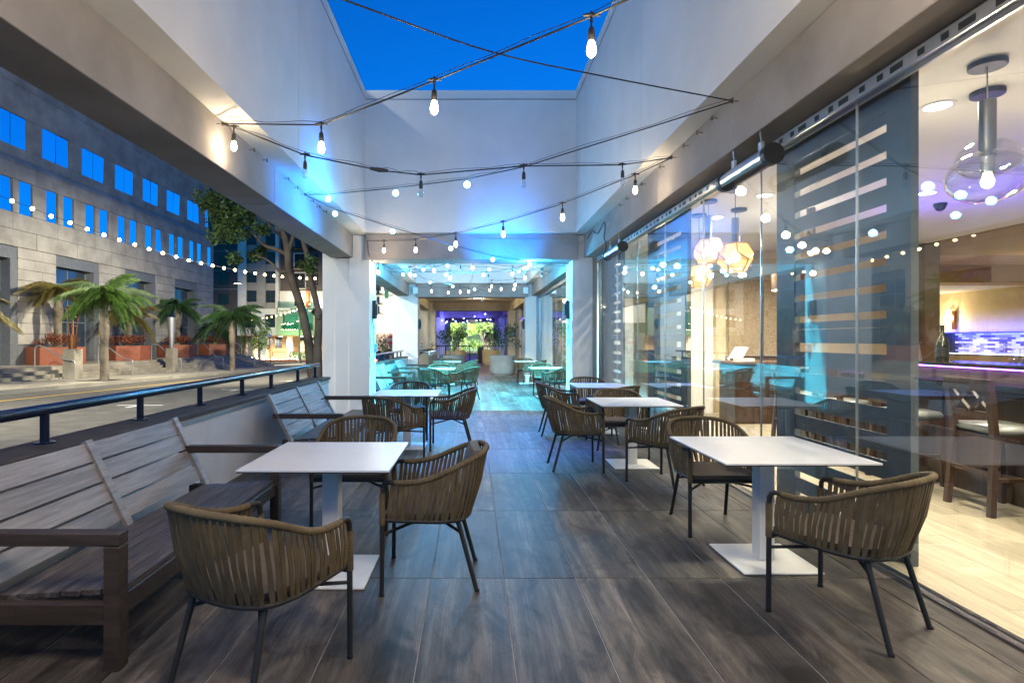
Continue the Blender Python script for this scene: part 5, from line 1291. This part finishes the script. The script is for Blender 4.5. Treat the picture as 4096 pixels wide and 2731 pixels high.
street_lamp(-24.8, 52.0, 7.5, 'street lamp at the far office corner lighting the crossing', (3.0,0), 8000, True, (1.0,3.0))
street_lamp(-17.9, 58.0, 6.8, 'olive green lamp post with unlit white globe at the corner', (0,0), 0, False)

# ================================================================== BIG STREET TREE
bt_ = thing('street_tree', 'large grey barked fig tree leaning over the street beside the near column', 'tree', (-6.6,22.5,gz(22.5)+0.1))
o0 = Vector((-6.6,22.5,gz(22.5)+0.1))
def tp(px, py, Y=22.5): return at(px, py, Y)-o0
tr = MB()
tr.tube(catmull([tp(1262,1560),tp(1247,1480),tp(1238,1400),tp(1228,1330),tp(1205,1230),tp(1178,1150),tp(1158,1080),tp(1152,1010),tp(1140,950),tp(1108,890)],3),[0.26,0.23,0.21,0.20,0.20,0.19,0.185,0.18,0.175,0.17,0.165,0.165,0.16,0.16,0.16,0.155,0.155,0.155,0.15,0.15,0.145,0.14,0.14,0.135,0.13,0.125,0.12,0.11],10)
tr.tube(catmull([tp(1280,1570),tp(1272,1480),tp(1270,1380),tp(1276,1290),tp(1270,1230),tp(1250,1150),tp(1236,1080),tp(1228,1020),tp(1216,975)],3),[0.18]*6+[0.155]*6+[0.12]*6+[0.10]*7,10)
for pts, r in (([(1150,1020),(1110,1000),(1065,985),(1035,960),(1000,915),(985,890)],0.09),([(1160,1085),(1120,1085),(1095,1060),(1060,1035),(1015,1020)],0.07),([(1140,950),(1120,940),(1090,915),(1070,890),(1040,870)],0.08),([(1110,890),(1100,840),(1060,790),(1000,760)],0.10),([(1216,975),(1200,920),(1215,860)],0.09),([(1240,1100),(1255,1080),(1270,1070)],0.04),([(1152,1010),(1175,940),(1185,860),(1170,780)],0.10)):
    q = catmull([tp(a,b_) for a,b_ in pts],4); tr.tube(q,[r*(1-0.7*i/len(q)) for i in range(len(q))],7)
tr.tube([tp(1279,1262)+Vector((0,-0.1,0.12)),tp(1277,1255)+Vector((0,-0.12,0)),tp(1275,1268)+Vector((0,-0.1,-0.1))],[0.12,0.19,0.10],8)
tr.build('trunk', M['bark_dark'], bt_, smooth=60)
cr = MB(); r_ = random.Random(77)
CL = [(860,860,.55),(890,830,.6),(930,810,.7),(880,905,.5),(900,950,.45),(930,890,.6),(960,850,.65),(955,920,.45),(985,880,.5),(1000,830,.6),(1010,790,.7),(960,790,.7),(975,960,.35),(990,1010,.30),(960,1040,.28),(1015,1005,.30),(945,1040,.22),(1030,910,.30),(1060,920,.22),(1055,780,.8),(1100,760,.8),(1035,985,.2),(830,815,.4),(850,800,.5),(1255,1055,.30),(1265,1090,.22),(1225,1065,.18),(1150,760,.9),(1200,800,.8),(1250,830,.7),(1080,930,.18),(1262,1250,.12),(1240,1245,.10)]
for i, (px, py, rr_) in enumerate(CL):
    dy = r_.uniform(-0.9,0.9)
    leaves(cr, tp(px,py)+Vector((0,dy,0)), rr_, int(520*rr_**1.5)+60, 0.17, 900+i, 0.85, 0.15)
tag(cr.build('crown', M['ficus'], bt_), kind='stuff')
y_t = thing('young_tree', 'young round leafed street tree in front of the lit apartment entrance', 'tree', (-23.6,62.0,gz(62)))
MB().tube([(0,0,0),(0.05,0,1.2),(0,0,2.6)],[0.08,0.07,0.05],8).tube([(-.12,0,0),(-.12,0,1.5)],0.03,6).tube([(.12,0,0),(.12,0,1.5)],0.03,6).build('trunk', M['bark'], y_t)
m = MB()
for k in range(14): leaves(m,(r_.uniform(-.9,.9),r_.uniform(-.8,.8),2.9+r_.uniform(-.9,.9)),0.55,60,0.26,500+k)
tag(m.build('crown', M['lime'], y_t), kind='stuff')
r_t = thing('round_tree', 'bushy green tree seen between the left columns above the far bench', 'tree', (-6.9,46.0,gz(46)))
MB().tube([(0,0,0),(0,0,1.3)],[0.12,0.09],8).build('trunk', M['bark'], r_t); m = MB()
for k in range(20): leaves(m,(r_.uniform(-.9,.9),r_.uniform(-.9,.9),1.75+r_.uniform(-.75,.75)),0.5,70,0.17,700+k)
tag(m.build('crown', M['lime'], r_t), kind='stuff')

# ================================================================== APARTMENT BLOCK at the cross street
ap = thing('apartment_building', 'dark and pale apartment block with leasing banner at the corner', 'building', (-26.0,80.0,-1.6))
AO = Vector((-26.0,80.0,-1.6))
def ax(px): return (px-1889)/28.0
def az(py): return HC-(py-1357)/28.0
def abox(name, px0, px1, py0, py1, mat, d0=0.0, d1=6.0, parent=None, raw=None):
    x0,x1,z0,z1 = ax(px0),ax(px1),az(py1),az(py0)
    return MB().box(x0-AO.x,x1-AO.x,d0,d1,z0-AO.z,z1-AO.z).build(name, M[mat], parent or ap)
abox('wall', 700, 953.5, 380, 1445, 'apt_dark', 0.0, 14); abox('wall', 954, 987, 380, 1235, 'apt_white', -0.3, 14)
abox('wall', 987.5, 1027.5, 380, 1235, 'apt_grey', 0.0, 14); abox('wall', 1028, 1063.5, 380, 1235, 'apt_grey', -0.15, 14)
abox('wall', 1064, 1104, 380, 1235, 'apt_grey', 0.0, 14); abox('wall', 1104.5, 1117, 380, 1235, 'apt_white', -0.3, 14)
abox('wall', 954, 1112, 1235.5, 1341, 'apt_white', -0.45, 14)
abox('wall', 1117.5, 1520, 380, 1163, 'apt_dark', 0.4, 14); abox('wall', 1117.5, 1290, 1163.5, 1232, 'apt_white', 0.2, 14)
abox('wall', 1112.5, 1340, 1232.5, 1340.5, 'apt_green', -0.8, 14)
abox('storey_band', 700, 953, 1155, 1158, 'apt_grey', -0.05, -0.01)
for y in (1003,1082): abox('storey_band', 700, 953, y, y+2, 'apt_grey', -0.04, -0.005)
def awin(px0, px1, py0, py1, d=-0.02, pane='apt_glass', lit=False):
    f = abox('window', px0, px1, py0, py1, 'black', d-0.03, d+0.02); w_ = px1-px0; h = py1-py0
    for a, b_, c, e in ((px0+1.5,px0+w_/2-1,py0+1.5,py0+h*0.68),(px0+w_/2+1,px1-1.5,py0+1.5,py0+h*0.68),(px0+1.5,px0+w_/2-1,py0+h*0.72,py1-1.5),(px0+w_/2+1,px1-1.5,py0+h*0.72,py1-1.5)):
        abox('pane', a, b_, c, e, pane, d-0.05, d-0.035, f)
for r0 in (790, 868, 947, 1020, 1097, 1174):
    awin(873, 915, r0, r0+43)
    if r0 < 1200:
        awin(988, 1027, r0-10 if r0 < 900 else r0-12, r0+33); awin(1064, 1104, r0-12, r0+36)
awin(988, 1028, 1260, 1310, -0.47); awin(1065, 1105, 1259, 1309, -0.47)
for r0, r1 in ((1014,1072),(1092,1152),(935,992)):
    abox('white_surround', 1171, 1221, r0-4, r1+4, 'apt_white', 0.30, 0.39); awin(1176, 1218, r0, r1, 0.28); awin(1255, 1272, r0, r1-10, 0.36)
    b_ = abox('balcony', 1165, 1262, r1-1, r1+2, 'black', -0.8, 0.38)
    for k in range(24): abox('baluster', 1166+4*k, 1166.6+4*k, r1-26, r1-2, 'black', -0.78, -0.74, b_)
    abox('rail', 1165, 1262, r1-28, r1-26.2, 'black', -0.8, -0.72, b_)
# lit terrace with glass balustrade, banner and recess
abox('glass_balustrade', 1117, 1262, 1206, 1231, 'rail_glass', -0.75, -0.72); awin(1177, 1194, 1180, 1222, 0.18)
abox('orange_banner', 1223, 1236, 1165, 1228, 'orange', -0.2, -0.15); abox('lit_bay', 1205, 1222, 1165, 1228, 'lit_cream', 0.1, 0.19); abox('lit_bay', 1256, 1289, 1196, 1231, 'lit_violet', 0.1, 0.19)
bn = abox('leasing_banner', 1121, 1170, 1234.5, 1254, 'banner_w', -0.90, -0.82); abox('banner_green', 1170.2, 1262, 1234.5, 1255, 'banner_g', -0.90, -0.82, bn)
def alet(s, px, py, size, mat, d=-0.905):
    o = inst('lettering', text_mesh(s, size, M[mat], 0.004, 'CENTER', 0.012), bn, (ax(px)-AO.x, d, az(py)-AO.z)); o.rotation_euler = (R(90),0,0)
alet('LEASING', 1145.5, 1244.5, 0.50, 'ink'); alet('424', 1184, 1245, 0.52, 'white'); alet('24', 1246, 1245, 0.52, 'white')
rc = abox('recess_window', 1140, 1258, 1257, 1320, 'mullion', -0.86, -0.82)
for a, b_, c, e in ((1147,1191,1257,1289),(1193,1232,1257,1289),(1147,1191,1291,1318),(1193,1232,1291,1318),(1234,1257,1257,1318)): abox('pane', a, b_, c, e, 'green_glass', -0.89, -0.865, rc)
bl = abox('balustrade', 1137, 1260, 1292.5, 1319.5, 'rail_glass', -1.5, -1.47)
fl = MB()
for x, y in ((1141,1298),(1149,1297),(1156,1295.5),(1165,1299.5),(1166,1294),(1175,1297.5),(1184,1295.5),(1202,1286),(1208,1285),(1216,1282),(1141,1319),(1148,1320),(1158,1319.5),(1167,1320),(1176,1319.5),(1184,1319.5),(1194,1319),(1203,1320),(1212,1320),(1225,1318)):
    p = Vector((ax(x),-1.55,az(y)))-Vector((AO.x,0,AO.z)); fl.box(p.x-.035,p.x+.035,-1.56,-1.50,p.z-.035,p.z+.035)
tag(fl.build('fairy_lights', emis('fairy_bulb',(1.0,0.85,0.5),9), ap), kind='stuff')
# entrance level
abox('soffit', 954, 1345, 1341.2, 1344, 'woodsoffit', -0.75, 9); abox('back_wall', 954, 1345, 1344.5, 1443, 'palewood', 9, 9.3)
abox('column', 1033, 1060, 1344.5, 1443, 'apt_white', 0.3, 1.1); abox('column', 1111, 1128, 1344.5, 1443, 'white', 4.0, 4.8); abox('column', 1229, 1236, 1344.5, 1443, 'apt_white', 0.3, 1.0)
abox('dark_base', 980, 1000, 1344.5, 1443, 'apt_grey', 1.0, 3.0)
awin(1061, 1090, 1347, 1394, 4.0, 'apt_glass'); en = abox('entrance_glazing', 1147, 1226, 1350, 1438, 'black', 6.0, 6.1)
for a, b_, c, e in ((1148.5,1178,1363,1391),(1180,1225,1363,1391),(1148.5,1178,1393,1437),(1180,1225,1393,1437)): abox('pane', a, b_, c, e, 'apt_glass2', 5.93, 5.99, en)
for x in (1178, 1217, 1090, 1010): abox('ceiling_lamp', x-3, x+3, 1344.3, 1345.6, 'lens', 3.0, 3.8)
for x in (1030, 1056, 1091, 1190, 1225, 1010): abox('ground_lamp', x-1.2, x+1.2, 1428, 1440, 'lens', -0.2, 0.0)
for px, d in ((1000,3.5),(1060,3.0),(1120,3.0),(1185,3.5),(1250,3.0),(1310,3.0)): lamp('entrance_light','SPOT',(ax(px),80+d,1.6),800,(1.0,0.80,0.55),0.2,(R(12),0,0),150,0.5)
lamp('green_wash','AREA',(ax(1180),77.6,0.6),60,(0.35,1.0,0.45),3.0,(R(115),0,0))
lamp('terrace_wash','SPOT',(ax(1215),78.6,az(1200)),160,(1.0,0.85,0.55),0.2,(R(90),0,0),150,0.5)
# shopfronts farther right, seen between the columns
abox('shop_wall', 1345.5, 1700, 1163.5, 1290, 'apt_white', -0.4, 10); abox('shop_wall', 1520.5, 1700, 380, 1163, 'apt_grey', 0, 14)
abox('shopfront', 1500, 1640, 1291, 1330, 'lit_pink', -0.3, 0.2); abox('shop_base', 1345.5, 1700, 1330.5, 1443, 'apt_grey', -0.2, 8)
for k in range(9): abox('shop_mullion', 1502+15*k, 1505+15*k, 1291, 1330, 'stopred', -0.4, -0.31)
for k in range(3):
    b_ = abox('balcony', 1508, 1535, 1178+38*k, 1181+38*k, 'black', -1.6, -0.41); awin(1510, 1520, 1150+38*k, 1177+38*k, -0.42); 
    for q in range(7): abox('baluster', 1508.5+4*q, 1509+4*q, 1166+38*k, 1177.5+38*k, 'black', -1.58, -1.54, b_)
    abox('wall_lamp', 1531, 1534, 1152+38*k, 1172+38*k, 'lens', -0.6, -0.41)
abox('hung_banner', 1543, 1558, 1162, 1195, 'banner_g', -1.0, -0.9)
hb = abox('hung_banner', 1558.5, 1574, 1168, 1195, 'banner_w', -1.0, -0.9)
o = inst('lettering', text_mesh('ANGEL', 0.24, M['ink'], 0.004, 'CENTER', 0.01), hb, (ax(1566)-AO.x, -1.005, az(1184)-AO.z)); o.rotation_euler = (R(90),0,0)
for px, e in ((1520,300),(1570,300),(1620,300)): lamp('shop_light','SPOT',(ax(px),76.5,az(1310)),e,(1.0,0.62,0.45),0.2,(R(90),0,0),150,0.5)
# bike rack, signs, street furniture near the entrance
for k in range(5):
    t = thing('bike_hoop', ['leftmost','second from left','middle','second from right','rightmost'][k]+' pale bike hoop before the lit apartment entrance', 'bike rack', (ax(1127)+1.15*k,79.0,-1.48), group='bike hoops before the apartment entrance')
    MB().tube([(0.28*math.cos(a*PI/8),0,0.32+0.42*math.sin(a*PI/8)) for a in range(16)],0.04,6,closed=True).build('hoop', M['white_steel'], t, smooth=60)
rl = thing('entrance_railing', 'red brown post and cable railing behind the bike hoops', 'railing', (ax(1090),79.9,-1.48))
for k in range(4): MB().box(1.25*k*2.0-0.05,1.25*k*2.0+0.05,-0.05,0.05,0,1.1).build('post', M['corten'], rl)
MB().box(0,7.6,-0.04,0.04,1.1,1.16).build('top_rail', M['corten'], rl)
for z in (0.2,0.4,0.6,0.8,1.0): MB().box(0,7.6,-0.01,0.01,z,z+0.015).build('cable', M['galv'], rl)
for x, lb in ((1150,'low leafy shrub left behind the bike hoops'),(1205,'leafy shrub right behind the bike hoops'),(1222,'low yellow green shrub beside the entrance column')):
    t = thing('shrub', lb, 'shrub', (ax(x),80.6,-1.5), group='shrubs at the apartment entrance'); m = MB()
    for k in range(6): leaves(m,(r_.uniform(-.7,.7),r_.uniform(-.3,.3),0.55+r_.uniform(-.3,.5)),0.5,40,0.25,800+k+x)
    tag(m.build('foliage', M['lime'], t), kind='stuff')
sp = thing('street_sign', 'thin dark sign post with blue street name and the back of a stop sign', 'sign', at(1082,1455,60))
MB().tube([(0,0,-0.2),(-0.12,0,3.2)],0.04,6).build('post', M['frame'], sp)
MB().prism([(0.38*math.cos(a*PI/4+PI/8)-0.05,2.35+0.38*math.sin(a*PI/4+PI/8)) for a in range(8)],'y',0.05,0.07).build('back_plate', M['grey_steel'], sp)
MB().box(-0.42,0.02,-0.03,0.0,2.9,3.1).build('name_plate', plain('sign_blue',(0.02,0.06,0.2),0.5), sp)
ss = thing('stop_sign', 'red octagonal stop sign cut by the far left column', 'sign', (-5.45,38.0,gz(38)))
MB().tube([(0,0.03,0),(0,0.03,2.4)],0.03,8).build('post', M['galv'], ss)
pl_ = MB().prism([(0.40*math.cos(a*PI/4+PI/8),2.10+0.40*math.sin(a*PI/4+PI/8)) for a in range(8)],'y',-0.012,0.0).build('plate', M['white'], ss)
MB().prism([(0.37*math.cos(a*PI/4+PI/8),2.10+0.37*math.sin(a*PI/4+PI/8)) for a in range(8)],'y',-0.016,-0.0125).build('red_face', M['stopred'], ss)
o = inst('lettering', text_mesh('STOP', 0.28, M['white'], 0.002, 'CENTER', 0.008), ss, (0,-0.019,2.10)); o.rotation_euler = (R(90),0,0)
# parked car glimpsed over the far rail
car = thing('parked_car', 'dark parked car with red tail lamps glimpsed above the far low wall', 'car', (-7.4,41.0,gz(41)))
body = [(-2.1,0.35),(-2.15,0.75),(-1.5,0.92),(-0.9,1.42),(0.7,1.46),(1.5,1.0),(2.1,0.92),(2.15,0.4)]
MB().prism(body,'x',-0.85,0.85).build('body', plain('dark_car_paint',(0.02,0.022,0.028),0.25,0.3,0.1,3,0,0.6,0.6), car)
MB().prism([(-1.35,0.95),(-0.85,1.36),(0.65,1.40),(1.3,1.0)],'x',-0.86,0.86).build('side_window', M['win_dark'], car)
MB().add([(-0.7,-1.47,0.97),(0.7,-1.47,0.97),(0.62,-0.95,1.40),(-0.62,-0.95,1.40)],[(0,1,2,3)]).build('rear_window', M['win_dark'], car)
for x in (-0.86,0.86):
    for y in (-1.35,1.35):
        w_ = MB().tube([(x-0.1,y,0.33),(x+0.1,y,0.33)],0.33,16).build('wheel', M['rubber'], car, smooth=40); MB().tube([(x-0.11,y,0.33),(x+0.11,y,0.33)],0.2,12).build('rim', M['alu'], w_)
for x in (-0.65,0.65): MB().box(x-0.16,x+0.16,-2.17,-2.10,0.66,0.82).build('tail_lamp', emis('lit_tail_lamp',(1,0.06,0.03),4), car)

# ================================================================== GARDEN at the far end of the corridor
struct('garden_ground', MB().box(-12,12,62.05,76,-0.3,-0.05), M['soil'])
M['greenwall'] = plain('pale_green_wall', (0.45,0.6,0.35), 0.8); M['pinkwall'] = plain('pink_wall', (0.62,0.32,0.55), 0.8)
gw = thing('garden_wall', 'pale green and pink lit wall behind the garden trees', 'wall', (0,72,0))
MB().box(-6,1.3,0,0.3,-0.3,6).build('green_wall', M['greenwall'], gw); MB().box(1.31,3.4,-0.4,-0.1,-0.3,4).build('pink_wall', M['pinkwall'], gw); MB().box(3.41,7,0,0.3,-0.3,6).build('dark_wall', M['apt_dark'], gw)
for i, (x, y, h, lb) in enumerate(((-1.6,64.5,3.2,'leafy tree at the left of the lit garden'),(1.6,65.0,3.4,'forked tree with visible limbs in the lit garden before the pink wall'),(4.2,65.5,3.2,'leafy tree at the right of the lit garden'),(-3.6,67,3.0,'leafy tree at the far left of the lit garden'))):
    t = thing('garden_tree', lb, 'tree', (x,y,-0.1), group='trees in the lit garden'); m = MB(); tr = MB()
    for k in range(5):
        a = k*1.3; e = Vector((math.cos(a)*1.2, math.sin(a)*0.9, h*(0.7+0.08*k))); tr.tube([(0,0,0),e*0.35+Vector((0,0,0.2)),e],[0.10,0.07,0.03],6)
        for q in range(6): leaves(m, e+Vector((r_.uniform(-1,1),r_.uniform(-.7,.7),r_.uniform(-.6,.7))), 0.5, 30, 0.30, 1000+i*60+k*7+q, 0.9, 0.2)
    tr.build('trunk', M['bark_dark'], t, smooth=60); tag(m.build('crown', M['lime'], t), kind='stuff')
gh = tag(MB().build('x', None) if False else None) if False else None
hm = thing('garden_hedge', 'low lit planting along the foot of the garden wall', 'hedge', (0,66.5,-0.1)); m = MB()
for k in range(40): leaves(m,(r_.uniform(-4.5,4.5),r_.uniform(-.5,.5),0.6+r_.uniform(-.3,.6)),0.6,26,0.32,1500+k)
tag(m.build('foliage', M['lime'], hm), kind='stuff')
for x in (-3,0,3): lamp('garden_flood','SPOT',(x,59.5,3.0),3000,(0.9,1.0,0.72),0.3,(R(80),0,0),110,0.5)

# ================================================================== LIGHT INSIDE THE TERRACE
def flood(name, loc, target, e, c, size=0.12, ang=100, blend=0.6):
    o = lamp(name, 'SPOT', loc, e, c, size, (0,0,0), ang, blend); aim(o, target); return o
# cyan floods high in the second light well
flood('cyan_flood', (0.4,12.95,6.2), (0.0,14.0,0), 7500, CYAN, 0.08, 84)
flood('cyan_flood', (-0.6,18.0,6.2), (0.0,18.0,0), 700, CYAN, 0.08, 84)
# blue floods of the near bay
flood('blue_flood', (0.55,10.75,2.80), (0.6,11.5,3.32), 120, (0.0,0.20,1.0), 0.04, 100)
flood('blue_flood', (-1.3,8.0,3.1), (-2.5,8.0,3.36), 110, (0.0,0.17,1.0), 0.05, 105)
flood('blue_flood', (0.3,10.9,5.9), (0.1,8.9,0), 1500, (0.0,0.15,1.0), 0.05, 46, 0.6)
# covered third bay and violet bay
for y in (25.5, 29.5): lamp('soffit_light','POINT',(0.3,y,3.45),26,(1.0,0.80,0.48),0.1)
lamp('violet_light','POINT',(0,38,3.3),60,(0.10,0.08,1.0),0.1); lamp('violet_light','POINT',(0,48,3.3),90,(0.12,0.10,1.0),0.1)
lamp('shop_dim','POINT',(4.4,27,2.6),25,(1.0,0.85,0.6),0.2)

lamp('apartment_fill','SPOT',(-24,66,9.0),3500,(1.0,0.82,0.55),0.4,(R(50),0,0),120,0.6)  # unseen fill lamp added to warm and brighten the apartment block
